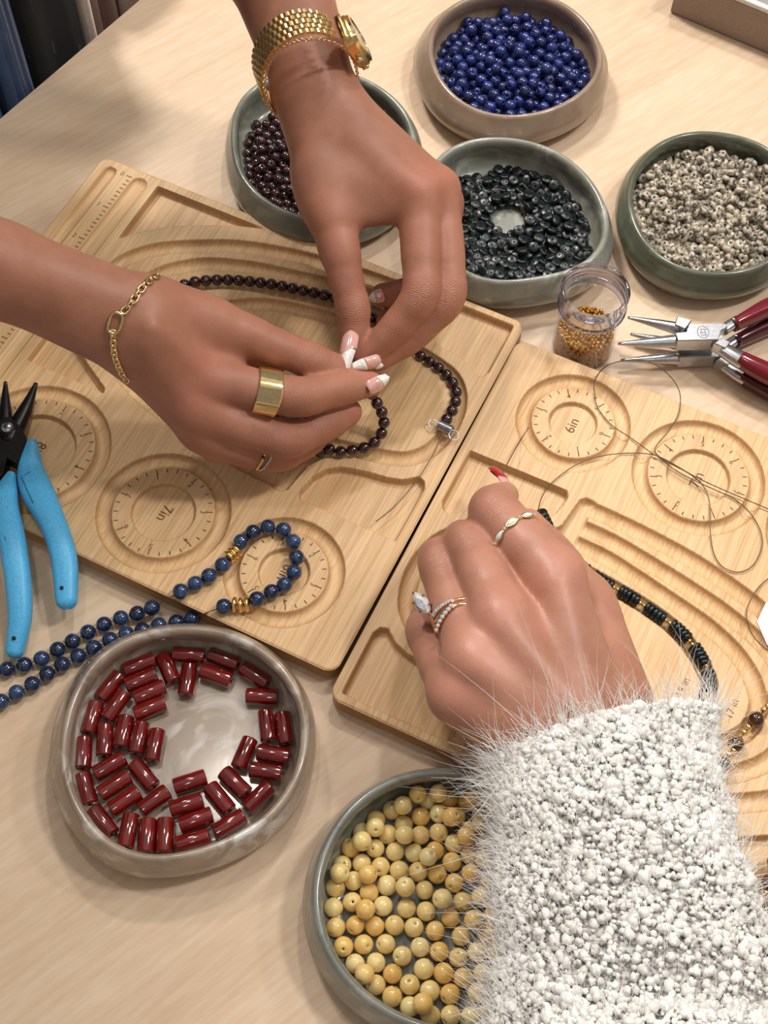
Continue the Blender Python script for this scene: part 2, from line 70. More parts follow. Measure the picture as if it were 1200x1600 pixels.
 'gold': '77,97,185 107,42,181 56,-61,180 32,101,180 90,-43,180 101,19,179 104,-60,179 66,2,179 89,-1,178 -3,-39,178 88,42,177 112,-39,177 104,-19,177 31,-19,177 111,3,177 87,-80,177 69,78,177 -10,-18,176 12,23,176 43,-117,176 -8,-95,176 -2,36,176 43,-81,176 -32,-21,176 74,56,176 23,35,176 43,-1,176 -6,-58,176 71,-41,175 76,-21,175 24,-119,175 56,56,175 23,77,175 77,19,175 45,77,174 -3,5,174 53,-94,174 -23,-40,174 78,-95,174 3,79,173 54,98,173 -9,20,173 66,41,173 41,38,172 57,20,172 47,120,172 33,-96,172 32,-60,172 1,121,172 -25,119,172 -23,-77,172 24,-77,172 -31,-60,171 -67,1,171 9,-97,171 34,58,171 38,22,171 -45,41,171 57,-19,171 -65,41,171 91,76,171 12,59,171 -97,-92,171 -86,1,170 -55,20,170 12,-21,170 -22,-119,170 87,65,170 -73,-87,170 -105,-43,170 -34,96,170 -90,-62,170 -23,2,170 -23,37,169 -12,98,169 13,99,169 20,118,169 25,-1,169 12,-58,169 -131,-20,169 53,99,169 -90,78,169 -78,-93,168 -102,-20,168 -37,17,168 35,108,168 75,81,168 -45,-37,168 -111,3,167 -99,17,167 -89,39,167 -33,56,167 -77,23,167 -22,79,167 -104,60,167 -76,-59,167 -116,-66,167 -14,56,167 127,44,166 -69,-40,166 107,79,166 -111,-40,166 85,99,166 117,63,166 -67,-115,166 69,-38,166 110,23,165 134,24,165 -43,79,165 -101,-59,165 -54,-123,165 -89,-83,165 42,124,164 -58,-99,164 135,2,164 33,58,164 -125,-44,164 -40,-106,164 -34,-98,164 12,113,163 25,1,163 67,115,163 98,17,163 -85,-103,163 -25,-130,163 103,42,163 -109,-20,163 -58,-95,163 -56,-59,163 -130,26,163 20,-81,163 31,-108,163 -116,37,163 14,58,162 80,-55,162 -110,21,162 78,18,162 18,131,162 15,-114,162 70,-111,161 -100,88,161 111,-22,161 -123,-19,161 -80,54,161 11,99,161 -4,132,161 -124,49,161 -113,1,161 -4,-112,161 44,2,161 65,42,161 -36,104,160 56,58,160 22,-41,160 57,-57,160 54,-97,160 -12,110,160 122,-44,160 75,-17,160 31,-55,160 53,-18,160 2,-131,160 47,-40,160 90,-36,159 -11,56,159 24,-131,159 -133,2,159 10,23,159 110,-4,159 22,78,159 88,-99,159 -88,63,159 129,-28,159 43,-125,159 -63,116,159 78,57,158 -55,-22,158 -83,104,158 92,-2,158 45,-80,158 -12,-21,158 -115,65,158 2,40,158 89,-68,157 37,-21,157 47,44,157 -33,-59,157 -56,-58,157 7,-57,157 -34,60,156 -1,-35,156 114,-68,156 -42,125,156 74,-82,156 67,91,156 46,81,156 -14,-97,156 -24,-40,156 -75,84,155 -45,-81,155 -68,0,155 51,20,155 105,-42,155 -79,58,155 -24,132,155 67,-2,154 -2,1,154 33,21,154 -3,-77,154 96,-88,154 -103,48,154 -23,40,154 10,-19,153 116,67,153 -88,-105,153 13,-95,153 80,80,153 113,74,153 -107,-79,153 50,102,153 -123,-53,152 -49,-100,152 -57,97,152 -63,-77,152 -31,-17,152 -2,77,152 -54,17,152 -47,-1,152 -70,39,151 -13,-58,151 -57,57,151 -93,3,151 -80,-76,151 -47,41,151 -43,-41,151 27,38,151 -46,78,151 -27,-107,151 -88,39,151 -24,-1,150 -13,21,150 36,131,150 -78,-18,150 -37,20,150 101,54,150 -77,22,150 22,111,150 -20,78,150 -68,-35,149 -64,-87,149 -112,-8,149 -17,-78,149 -78,-58,148 -10,-133,148 -60,-119,148 55,119,148 -100,-91,148 -106,-34,148 105,37,147 -111,10,147 90,98,146 -100,-56,146 20,-110,146 -131,-11,146 0,-114,145 -33,-126,145 -126,-36,145 75,106,145 -106,24,145 65,-90,145 111,8,144 -90,-40,144 12,134,143 121,-55,143 132,16,143 132,-24,143 2,113,142 -33,127,142 -21,109,142 -95,54,142 112,-16,142 12,-136,142 60,-117,142 -122,53,142 -72,88,141 92,-95,141 131,-12,141 -128,32,141 -62,117,141 -82,76,141 127,37,141 -101,92,141 49,-101,141 -10,134,141 99,-54,140 -131,18,140 75,-108,139 -108,79,139 35,-125,139 82,-74,138 110,-74,138 -46,103,137 106,-37,137 -72,110,137 103,44,135 53,96,134 1,-133,134 125,50,134 67,116,134 115,66,133 -91,-61,132 75,85,132 -115,-64,132 -132,-24,131 130,26,131 -59,-97,131 37,107,131 106,81,131 101,-39,130 21,131,130 85,99,130 -66,-116,130 110,23,129 20,109,129 94,61,129 -15,-109,129 -36,-109,129 -98,-89,129 -31,110,129 -79,-106,129 -121,-45,129 133,-2,128 -135,4,128 -76,-86,128 46,125,128 110,-27,128 -42,-125,128 121,-49,128 113,6,127 -23,-132,127 132,-27,127 -17,111,126 -111,23,126 45,-126,126 -103,-41,126 -108,-23,126 21,-133,125 -105,85,125 106,-82,125 -119,63,125 -132,25,124 -123,51,124 86,-71,124 -111,-1,124 -80,84,124 84,-104,124 12,-109,123 -102,41,123 -83,103,123 -7,133,123 -19,129,123 37,-107,122 -70,115,122 71,-113,121 75,-84,121 -94,63,120 -50,123,120 118,-61,119 -56,97,119 58,-97,118 -113,-12,117 -124,-58,116 48,101,116 97,95,115 111,74,115 118,60,115 -46,-102,114 -82,-74,114 66,88,114 132,-10,114 -105,-39,114 105,43,114 58,120,114 85,74,113 97,55,113 -74,-112,113 -10,-135,113 -110,-72,113 -90,-96,113 71,114,112 22,111,112 -68,-94,112 108,19,112 7,-134,112 -59,-117,112 12,129,111 -5,-110,111 -95,-57,111 -43,-127,111 -25,107,111 132,16,110 129,34,110 -134,-11,109 -129,32,109 -20,-110,109 -110,77,109 -114,15,109 127,-38,109 0,112,109 -129,-31,108 -9,132,108 34,128,107 31,-128,107 23,-108,107 106,-35,106 -80,104,106 119,-59,106 110,-18,106 -93,57,105 109,-71,105 -45,101,105 72,-111,104 46,-103,104 95,-94,104 84,-69,104 -90,98,104 -135,12,104 -108,31,103 -51,119,103 -121,56,103 97,-55,103 -64,92,103 -35,126,103 -89,-70,103 64,-89,102 88,69,100 100,87,100 51,-125,100 -67,-115,99 44,123,99 -85,71,99 -125,-41,99 -101,-49,98 85,103,98 74,83,98 54,98,97 115,4,97 35,103,97 -38,-106,97 -23,-131,97 123,42,97 116,66,97 -99,-88,97 -78,-82,96 71,112,96 -78,-109,95 -116,-68,95 -46,-122,95 130,19,95 111,23,94 -9,-112,94 14,-111,93 47,-125,93 9,112,93 -109,-23,93 104,47,92 -134,-3,92 -132,-20,92 -111,2,92 27,-133,92 -23,130,92 109,-23,91 -43,126,91 -52,-102,91 103,-42,91 1,133,90 123,-49,90 -91,68,90 131,-1,90 -102,47,90 -110,26,90 113,-70,90 22,129,89 1,-134,89 -128,23,89 63,-117,89 -15,110,89 -122,51,89 87,-70,88 87,-99,88 130,-27,87 28,-110,87 101,-86,87 -74,108,86 -35,108,86 59,-95,85 -85,-72,85 -59,94,85 75,-81,85 -101,87,85 -84,105,84 -74,-114,84 -78,80,84 -113,69,82 -56,-121,82 110,34,82 -66,-90,81 82,76,81 58,119,80 78,109,80 -110,-14,79 45,125,79 -123,-54,79 -96,-56,79 -132,-16,78 -91,-96,78 106,76,78 -111,-73,78 9,135,78 124,51,78 112,16,78 -43,-102,78 112,-11,78 -35,-127,77 44,102,77 -115,6,77 -128,-31,77 -4,112,77 118,-60,77 -106,-34,77 -20,-111,77 134,14,77 -13,133,76 64,92,75 -126,36,74 129,33,74 -32,129,74 5,-111,74 129,-31,74 95,91,74 97,58,74 34,-129,74 133,-3,73 74,-109,73 -133,10,73 43,-102,73 -109,78,72 6,-134,72 -103,36,71 -117,61,71 -10,-131,71 25,109,71 -64,88,71 -63,117,70 104,-35,70 -42,102,70 -78,110,70 -80,79,69 -97,89,69 -96,57,69 93,-93,69 55,-122,69 85,-73,68 22,-112,68 67,113,68 -30,108,67 109,-78,66 69,-91,66 99,85,65 97,-54,65 91,66,65 -106,-80,65 116,62,63 -76,-83,63 -54,-95,63 34,105,61 -105,-41,61 85,105,61 127,45,61 -109,-23,60 -122,-49,60 -31,-109,60 -91,-67,60 -89,-97,60 70,87,60 56,96,59 -71,-113,59 132,20,59 -4,131,59 47,127,59 -132,-19,59 -49,-125,58 110,17,58 -119,-61,58 128,-29,58 -17,-112,58 102,45,58 22,129,58 12,112,58 30,-107,58 55,-98,57 -112,4,57 -134,1,57 -7,-136,57 -130,24,57 109,-26,57 103,-44,56 24,-131,56 -9,110,56 -21,-130,56 98,-89,55 -109,24,55 -126,39,55 111,3,55 -81,105,54 -33,107,54 -24,129,54 125,-41,53 87,-69,53 3,-113,53 134,1,53 -44,126,53 -91,66,52 79,-79,51 -114,71,51 47,-128,51 -101,47,51 -98,90,50 -63,116,50 89,-101,50 110,-76,50 60,-117,50 -52,99,50 -55,-119,48 -73,84,47 -84,-78,46 -50,-98,46 -64,-89,45 3,113,45 -108,-79,45 83,104,44 128,38,44 108,31,44 81,74,44 -72,-110,44 -97,-56,44 -29,-129,44 -120,-56,43 97,55,43 -97,-92,43 131,-14,42 69,90,42 45,105,42 -131,-31,42 -107,-35,42 25,109,42 114,71,41 57,120,41 -1,-111,41 -10,-129,41 119,64,41 18,133,41 95,95,40 33,-128,40 40,127,40 -105,39,40 -112,-10,40 111,13,40 57,-120,39 -120,56,39 -132,-17,38 -30,128,38 112,-17,38 -68,87,37 87,-73,37 131,-29,37 135,10,37 -21,-110,37 -13,131,37 -81,102,37 99,-90,37 -127,19,37 -54,122,37 -110,8,37 -87,71,36 11,-133,36 120,-57,36 42,-104,36 111,-74,35 -125,34,35 -22,109,35 31,-108,35 97,-58,35 -109,78,35 -100,50,34 106,-36,33 -46,100,33 63,-93,32 -94,94,31 74,-110,30 -68,-114,30 -75,-80,29 -109,-19,28 61,92,28 93,64,27 117,65,27 101,85,27 -15,-109,27 74,83,27 -102,-43,26 101,45,26 -86,-68,26 46,123,26 82,102,26 -117,-62,26 -124,-46,26 9,110,25 -33,-106,24 -56,-97,24 -43,-125,24 -12,109,24 127,46,24 108,25,24 112,-1,24 -101,-89,24 -24,-133,23 111,-21,22 2,133,22 -133,-26,22 72,110,22 -89,-101,22 -1,-134,22 -134,1,22 -130,28,21 131,-26,21 133,0,21 -111,0,21 42,105,21 10,-112,21 131,19,21 33,-106,21 -127,49,21 44,-127,21 -55,96,20 -99,89,20 -88,66,20 22,-129,20 103,-42,20 88,-66,20 89,-99,18 -109,25,18 -103,47,18 -17,131,18 -39,105,18 79,-81,18 55,-97,18 -113,72,18 22,131,17 -85,102,17 -43,128,17 67,-116,17 128,-46,17 -67,116,16 111,-73,15 -74,84,15 99,-90,13',
}
BAKED = {k: np.array([[float(c) for c in t.split(",")] for t in v.split()])/10 for k, v in BAKED.items()}

# ------------------------------------------------------------------ scene, camera, light, exposure
S = bpy.context.scene
COL = S.collection
cam_d = bpy.data.cameras.new('camera'); cam = bpy.data.objects.new('camera', cam_d); COL.objects.link(cam)
cam_d.sensor_fit = 'HORIZONTAL'; cam_d.sensor_width = 36.0; cam_d.lens = 36.0*FOC/1200.0
cam_d.clip_start = 0.02; cam_d.clip_end = 50
_m = Matrix.Identity(4)
for _i in range(3):
    _m[_i][0], _m[_i][1], _m[_i][2] = CR[_i], CU[_i], -CW[_i]
_m[2][3] = CAMH*MM
cam.matrix_world = _m
S.camera = cam
S.view_settings.view_transform = 'Standard'; S.view_settings.look = 'None'
S.view_settings.gamma = 1.0; S.view_settings.use_curve_mapping = False
S.view_settings.exposure = -0.1

wd = bpy.data.worlds.new('world'); S.world = wd; wd.use_nodes = True
wd.node_tree.nodes['Background'].inputs[0].default_value = (1.0, 0.93, 0.86, 1)
wd.node_tree.nodes['Background'].inputs[1].default_value = 0.26

def area(name, loc, size, power, color, target=(0, 0.35, 0), shape='DISK'):
    d = bpy.data.lights.new(name, 'AREA'); d.shape = shape; d.size = size; d.energy = power; d.color = color
    o = bpy.data.objects.new(name, d); COL.objects.link(o); o.location = loc
    o.rotation_euler = (Vector(target)-Vector(loc)).to_track_quat('-Z', 'Y').to_euler()
    return o
# ceiling downlights of the shop, about 1.8 m above the table
def spot(name, loc, radius, power, color, target, angle, blend=1.0):
    d = bpy.data.lights.new(name, 'SPOT'); d.shadow_soft_size = radius; d.energy = power; d.color = color
    d.spot_size = math.radians(angle); d.spot_blend = blend
    o = bpy.data.objects.new(name, d); COL.objects.link(o); o.location = loc
    o.rotation_euler = (Vector(target)-Vector(loc)).to_track_quat('-Z', 'Y').to_euler()
    return o
spot('ceiling_spotlight', (0.92, 0.50, 1.75), 0.10, 54, (1.0, 0.96, 0.91), (0.16, 0.50, 0), 60)
spot('ceiling_spotlight', (1.55, 0.80, 1.75), 0.07, 32, (1.0, 0.97, 0.93), (0.20, 0.52, 0), 46)
spot('ceiling_spotlight', (0.30, 1.40, 1.75), 0.06, 40, (1.0, 0.96, 0.91), (0.14, 0.52, 0), 56)
spot('ceiling_spotlight', (-0.80, 1.62, 1.85), 0.18, 150, (1.0, 0.95, 0.89), (0.05, 0.42, 0), 56)
area('ceiling_downlight', (-0.24, 0.68, 1.75), 0.10, 2.6, (1.0, 0.90, 0.80))
area('ceiling_downlight', (0.10, -0.75, 1.75), 0.16, 1.6, (1.0, 0.90, 0.80))
area('added_fill_panel', (0.3, 0.7, 1.95), 2.4, 6.0, (1.0, 0.96, 0.90), shape='SQUARE')  # added overhead fill: soft light and something for the metals to reflect
S.cycles.transparent_max_bounces = 32

# ------------------------------------------------------------------ helpers
LOC = {}                                                  # world location (mm) of every parent
def lin(c):
    return tuple(((x/255)/12.92 if x/255 <= 0.04045 else ((x/255+0.055)/1.055)**2.4) for x in c)
def tag(o, label=None, cat=None, group=None, kind=None):
    if label: o['label'] = label
    if cat: o['category'] = cat
    if group: o['group'] = group
    if kind: o['kind'] = kind
    return o
def thing(name, label, cat, loc=(0, 0, 0), group=None):
    o = bpy.data.objects.new(name, None); COL.objects.link(o)
    o.empty_display_size = 0.01
    o.location = [c*MM for c in loc]; LOC[o.name] = np.array(loc, float)
    return tag(o, label, cat, group)
def mesh(name, V, F, mat, smooth=True, origin=(0, 0, 0)):
    V = (np.asarray(V, float)-np.asarray(origin, float))*MM
    me = bpy.data.meshes.new(name)
    if isinstance(F, np.ndarray):
        n, k = F.shape
        me.vertices.add(len(V)); me.vertices.foreach_set('co', V.astype(np.float32).ravel())
        me.loops.add(n*k); me.loops.foreach_set('vertex_index', F.astype(np.int32).ravel())
        me.polygons.add(n)
        me.polygons.foreach_set('loop_start', np.arange(0, n*k, k, dtype=np.int32))
        me.update(calc_edges=True); me.validate()
    else:
        me.from_pydata([tuple(v) for v in V], [], [tuple(int(i) for i in f) for f in F]); me.update()
    if len(me.polygons):
        me.polygons.foreach_set('use_smooth', np.full(len(me.polygons), bool(smooth)))
    for m in (mat if isinstance(mat, (list, tuple)) else [mat]):
        me.materials.append(m)
    return me
def link(name, me, parent=None, loc=(0, 0, 0)):
    o = bpy.data.objects.new(name, me); COL.objects.link(o)
    if parent is not None:
        o.parent = parent
        o.location = (Vector(loc)-Vector(LOC[parent.name]))*MM
    else:
        o.location = Vector(loc)*MM
    LOC[o.name] = np.array(loc, float)
    return o
def part(name, VF, mat, parent, smooth=True):
    """one mesh under its parent; vertices are given in world mm"""
    L = LOC[parent.name]
    return link(name, mesh(name, VF[0], VF[1], mat, smooth, L), parent, L)
def whole(name, VF, mat, label, cat, loc, group=None, smooth=True, kind=None):
    o = link(name, mesh(name, VF[0], VF[1], mat, smooth, loc), None, loc)
    return tag(o, label, cat, group, kind)
def join(*parts):
    V, F, n = [], [], 0
    for v, f in parts:
        v = np.asarray(v, float); V.append(v)
        F += [[int(i)+n for i in q] for q in f]; n += len(v)
    return np.concatenate(V), F
def auto_smooth(o, ang=40):
    me = o.data; a = math.radians(ang)
    import bmesh
    bm = bmesh.new(); bm.from_mesh(me)
    for e in bm.edges:
        if len(e.link_faces) == 2 and e.calc_face_angle(0) > a: e.smooth = False
    bm.to_mesh(me); bm.free()
    return o
def catmull(P, n=8, closed=False):
    P = np.asarray(P, float); N = len(P); out = []
    rng = range(N) if closed else range(N-1)
    for i in rng:
        p0 = P[(i-1) % N] if closed or i > 0 else 2*P[0]-P[1]
        p1 = P[i]; p2 = P[(i+1) % N]
        p3 = P[(i+2) % N] if closed or i+2 < N else 2*P[-1]-P[-2]
        for k in range(n):
            t = k/n
            out.append(0.5*((2*p1)+(p2-p0)*t+(2*p0-5*p1+4*p2-p3)*t*t+(3*p1-p0-3*p2+p3)*t**3))
    if not closed: out.append(P[-1])
    return np.array(out)
def resample(P, step=None, n=None):
    P = np.asarray(P, float); s = np.r_[0, np.cumsum(np.linalg.norm(np.diff(P, axis=0), axis=1))]
    t = np.arange(0, s[-1]+1e-6, step) if step else np.linspace(0, s[-1], n)
    return np.stack([np.interp(t, s, P[:, i]) for i in range(P.shape[1])], 1)
def sweep(path, ra, rb=None, seg=12, up=(0, 0, 1), power=2.0, cap=True, closed=False, twist=None):
    """tube along path; ra = half width sideways, rb = half height along up; power>2 squares the section"""
    P = np.asarray(path, float); n = len(P)
    ra = np.broadcast_to(np.asarray(ra, float), (n,)); rb = ra if rb is None else np.broadcast_to(np.asarray(rb, float), (n,))
    if closed: T = np.roll(P, -1, 0)-np.roll(P, 1, 0)
    else: T = np.gradient(P, axis=0)
    T /= np.linalg.norm(T, axis=1)[:, None]+1e-12
    up = np.broadcast_to(np.asarray(up, float), (n, 3))
    U = up-T*(up*T).sum(1)[:, None]
    bad = np.linalg.norm(U, axis=1) < 0.05
    U[bad] = np.cross(T[bad], [1.0, 0.03, 0.0])
    for i in range(1, n):
        if bad[i] and U[i]@U[i-1] < 0: U[i] = -U[i]
    U /= np.linalg.norm(U, axis=1)[:, None]
    Sd = np.cross(T, U)
    a = np.arange(seg)/seg*2*np.pi
    ca = np.sign(np.cos(a))*np.abs(np.cos(a))**(2/power); sa = np.sign(np.sin(a))*np.abs(np.sin(a))**(2/power)
    V = (P[:, None]+Sd[:, None]*(ra[:, None]*ca)[..., None]+U[:, None]*(rb[:, None]*sa)[..., None]).reshape(-1, 3)
    F = []
    for i in range(n if closed else n-1):
        j = (i+1) % n
        for k in range(seg):
            l = (k+1) % seg
            F.append((i*seg+k, j*seg+k, j*seg+l, i*seg+l)[::-1])
    if cap and not closed:
        F.append(tuple(range(seg))); F.append(tuple(reversed(range((n-1)*seg, n*seg))))
    return V, F
def tube(path, r, seg=8, closed=False, up=(0, 0, 1)):
    return sweep(path, r, r, seg, up, closed=closed)
def lathe(prof, seg=32, c=(0, 0, 0), axis=(0, 0, 1), closed=False):
    prof = np.asarray(prof, float); n = len(prof)
    z = Vector(axis).normalized(); q = z.to_track_quat('Z', 'Y').to_matrix()
    a = np.arange(seg)/seg*2*np.pi
    V = np.stack([prof[:, None, 0]*np.cos(a), prof[:, None, 0]*np.sin(a), np.repeat(prof[:, 1:2], seg, 1)], -1).reshape(-1, 3)
    V = V@np.array(q).T+np.asarray(c, float)
    F = []
    for i in range(n if closed else n-1):
        j = (i+1) % n
        for k in range(seg):
            l = (k+1) % seg
            F.append((i*seg+k, i*seg+l, j*seg+l, j*seg+k))
    return V, F
def prism(poly, z0, z1, bevel=0.0):
    """poly: (n,2) world mm, extruded; optional top bevel"""
    P = np.asarray(poly, float)[:, :2]
    if ((P[:, 0]*np.roll(P[:, 1], -1))-(np.roll(P[:, 0], -1)*P[:, 1])).sum() < 0: P = P[::-1]
    n = len(P); rings = [(P, z0)]
    if bevel:
        c = np.roll(P, -1, 0)-P; nrm = np.stack([-c[:, 1], c[:, 0]], 1); nrm /= np.linalg.norm(nrm, axis=1)[:, None]+1e-9
        m = nrm+np.roll(nrm, 1, 0); m /= (np.linalg.norm(m, axis=1)[:, None]+1e-9)
        rings = [(P+m*bevel, z0), (P, z0+bevel), (P, z1-bevel), (P+m*bevel, z1)]
    else: rings.append((P, z1))
    V = np.concatenate([np.c_[p, np.full(n, z)] for p, z in rings]); F = []
    for i in range(len(rings)-1):
        for k in range(n):
            l = (k+1) % n; F.append((i*n+k, i*n+l, (i+1)*n+l, (i+1)*n+k))
    F.append(tuple(reversed(range(n)))); F.append(tuple(range((len(rings)-1)*n, len(rings)*n)))
    return V, F
def ellipsoid(c, r, seg=16, rings=8, R=None):
    a = np.linspace(0, np.pi, rings+1)
    V, F = lathe(np.stack([np.maximum(np.sin(a), 1e-3), -np.cos(a)], 1), seg)
    V = V*np.asarray(r, float)
    if R is not None: V = V@np.asarray(R).T
    return V+np.asarray(c, float), F
def orient(me_or_o, d, roll=0.0):
    q = Vector(d).to_track_quat('Z', 'Y')
    from mathutils import Quaternion
    return q @ Quaternion((0, 0, 1), roll)

# ------------------------------------------------------------------ materials
class Mat:
    def __init__(self, name):
        self.m = bpy.data.materials.new(name); self.m.use_nodes = True
        self.t = self.m.node_tree; self.b = self.t.nodes['Principled BSDF']
    def n(self, kind, **kw):
        x = self.t.nodes.new(kind)
        for k, v in kw.items():
            if k in x.inputs: x.inputs[k].default_value = v
            else: setattr(x, k, v)
        return x
    def l(self, a, b): self.t.links.new(a, b)
    def set(self, **kw):
        for k, v in kw.items(): self.b.inputs[k.replace('_', ' ')].default_value = v
        return self
    def ramp(self, fac, stops, interp='LINEAR'):
        r = self.n('ShaderNodeValToRGB'); r.color_ramp.interpolation = interp
        e = r.color_ramp.elements
        while len(e) < len(stops): e.new(0.5)
        for x, (p, c) in zip(e, stops):
            x.position = p; x.color = (*lin(c), 1) if max(c) > 1 else (*c, 1)
        self.l(fac, r.inputs[0]); return r.outputs[0]
    def coords(self, scale=(1, 1, 1), rot=(0, 0, 0), rand=False, space='Object'):
        tc = self.n('ShaderNodeTexCoord'); mp = self.n('ShaderNodeMapping')
        mp.inputs['Scale'].default_value = scale; mp.inputs['Rotation'].default_value = rot
        self.l(tc.outputs[space], mp.inputs['Vector'])
        if rand:
            oi = self.n('ShaderNodeObjectInfo'); mu = self.n('ShaderNodeMath', operation='MULTIPLY'); mu.inputs[1].default_value = 57.0
            self.l(oi.outputs['Random'], mu.inputs[0])
            cb = self.n('ShaderNodeCombineXYZ')
            for i in range(3): self.l(mu.outputs[0], cb.inputs[i])
            self.l(cb.outputs[0], mp.inputs['Location'])
        return mp.outputs[0]
    def noise(self, vec, scale=5, detail=4, rough=0.5, dist=0.0):
        x = self.n('ShaderNodeTexNoise'); x.inputs['Scale'].default_value = scale; x.inputs['Detail'].default_value = detail
        x.inputs['Roughness'].default_value = rough; x.inputs['Distortion'].default_value = dist
        self.l(vec, x.inputs['Vector']); return x.outputs[0]
    def mix(self, a, b, f=0.5, mode='MIX'):
        x = self.n('ShaderNodeMix', data_type='RGBA', blend_type=mode)
        for s, v in ((x.inputs['Factor'], f), (x.inputs['A'], a), (x.inputs['B'], b)):
            if hasattr(v, 'is_linked'): self.l(v, s)
            else: s.default_value = v if not isinstance(v, tuple) else ((*lin(v), 1) if max(v) > 1 else (*v, 1))
        return x.outputs['Result']
    def math(self, op, a, b=0.0, c=None):
        x = self.n('ShaderNodeMath', operation=op)
        for i, v in enumerate((a, b) if c is None else (a, b, c)):
            if hasattr(v, 'is_linked'): self.l(v, x.inputs[i])
            else: x.inputs[i].default_value = v
        return x.outputs[0]
    def color(self, s): self.l(s, self.b.inputs['Base Color']); return self
    def bump(self, h, strength=0.3, dist=0.0003):
        x = self.n('ShaderNodeBump'); x.inputs['Strength'].default_value = strength; x.inputs['Distance'].default_value = dist
        self.l(h, x.inputs['Height']); self.l(x.outputs[0], self.b.inputs['Normal']); return self
def plain(name, c, rough=0.5, metal=0.0, **kw):
    M = Mat(name); M.set(Base_Color=(*lin(c), 1), Roughness=rough, Metallic=metal, **kw)
    v = M.coords(rand=True); nz = M.noise(v, 900, 3)
    M.color(M.ramp(nz, [(0.3, tuple(x*0.93 for x in c)), (0.7, tuple(min(255, x*1.05) for x in c))]))
    return M.m

def m_bamboo():
    M = Mat('bamboo')
    oi = M.n('ShaderNodeObjectInfo')
    tc = M.n('ShaderNodeTexCoord')
    add = M.n('ShaderNodeVectorMath', operation='ADD'); M.l(tc.outputs['Object'], add.inputs[0])
    cb = M.n('ShaderNodeCombineXYZ'); M.l(M.math('MULTIPLY', oi.outputs['Random'], 7.0), cb.inputs[1]); M.l(M.math('MULTIPLY', oi.outputs['Random'], 3.0), cb.inputs[0])
    M.l(cb.outputs[0], add.inputs[1]); v = add.outputs[0]
    sx = M.n('ShaderNodeSeparateXYZ'); M.l(v, sx.inputs[0])
    # lamella strips about 19 mm wide
    strip = M.math('FLOOR', M.math('MULTIPLY', sx.outputs[0], 52.0))
    wn = M.n('ShaderNodeTexWhiteNoise', noise_dimensions='1D'); M.l(strip, wn.inputs['W'])
    def stretched(sx_, sy_, seed):
        mp = M.n('ShaderNodeMapping'); mp.inputs['Scale'].default_value = (sx_, sy_, sx_*0.5); mp.inputs['Location'].default_value = (seed, seed, 0)
        M.l(v, mp.inputs['Vector']); return mp.outputs[0]
    fine = M.noise(stretched(900, 14, 3), 1, 3, 0.6)
    mid = M.noise(stretched(260, 5, 9), 1, 4, 0.6)
    dash = M.noise(stretched(1500, 40, 20), 1, 2, 0.5)
    broad = M.noise(stretched(22, 6, 5), 1, 3, 0.5)
    c = M.ramp(mid, [(0.30, (196, 154, 106)), (0.5, (218, 181, 134)), (0.72, (230, 197, 152))])
    c = M.mix(c, M.ramp(fine, [(0.36, (158, 110, 66)), (0.48, (214, 175, 128)), (0.66, (240, 210, 166))]), 0.55)
    d = M.math('MULTIPLY', M.ramp(dash, [(0.57, (0, 0, 0)), (0.64, (255, 255, 255))]), 0.55)
    c = M.mix(c, (165, 118, 70), d)
    c = M.mix(c, M.ramp(wn.outputs[0], [(0, (205, 164, 114)), (1, (236, 202, 156))]), 0.28)
    c = M.mix(c, M.ramp(broad, [(0.3, (208, 166, 114)), (0.7, (234, 200, 152))]), 0.25)
    # routed walls are tinted browner the steeper they stand
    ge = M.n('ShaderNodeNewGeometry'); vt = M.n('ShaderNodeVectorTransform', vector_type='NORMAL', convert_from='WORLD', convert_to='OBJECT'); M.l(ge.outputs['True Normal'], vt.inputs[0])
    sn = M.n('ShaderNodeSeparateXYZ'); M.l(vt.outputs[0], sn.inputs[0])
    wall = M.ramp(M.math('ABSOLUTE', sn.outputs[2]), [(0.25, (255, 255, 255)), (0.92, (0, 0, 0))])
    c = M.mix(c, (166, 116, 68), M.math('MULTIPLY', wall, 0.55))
    M.color(c); M.set(Roughness=0.42); M.b.inputs['Specular IOR Level'].default_value = 0.35
    M.bump(fine, 0.12, 0.0002); return M.m
def m_table(ang):
    M = Mat('maple_laminate')
    v0 = M.coords(rot=(0, 0, -ang))
    def st(sx_, sy_, l):
        mp = M.n('ShaderNodeMapping'); mp.inputs['Scale'].default_value = (sx_, sy_, 1); mp.inputs['Location'].default_value = (l, l, 0)
        M.l(v0, mp.inputs['Vector']); return mp.outputs[0]
    g = M.noise(st(4, 42, 1), 1, 4, 0.55, 0.6)
    f = M.noise(st(16, 420, 4), 1, 3, 0.6)
    p = M.noise(st(60, 300, 7), 1, 2, 0.5)
    c = M.ramp(g, [(0.25, (200, 170, 138)), (0.5, (217, 190, 160)), (0.75, (228, 205, 178))])
    c = M.mix(c, M.ramp(f, [(0.3, (200, 170, 138)), (0.7, (228, 205, 178))]), 0.4)
    c = M.mix(c, M.ramp(p, [(0.4, (204, 175, 144)), (0.65, (228, 205, 180))]), 0.25)
    M.color(c); M.set(Roughness=0.38); M.b.inputs['Specular IOR Level'].default_value = 0.4
    M.bump(p, 0.08, 0.0002); return M.m
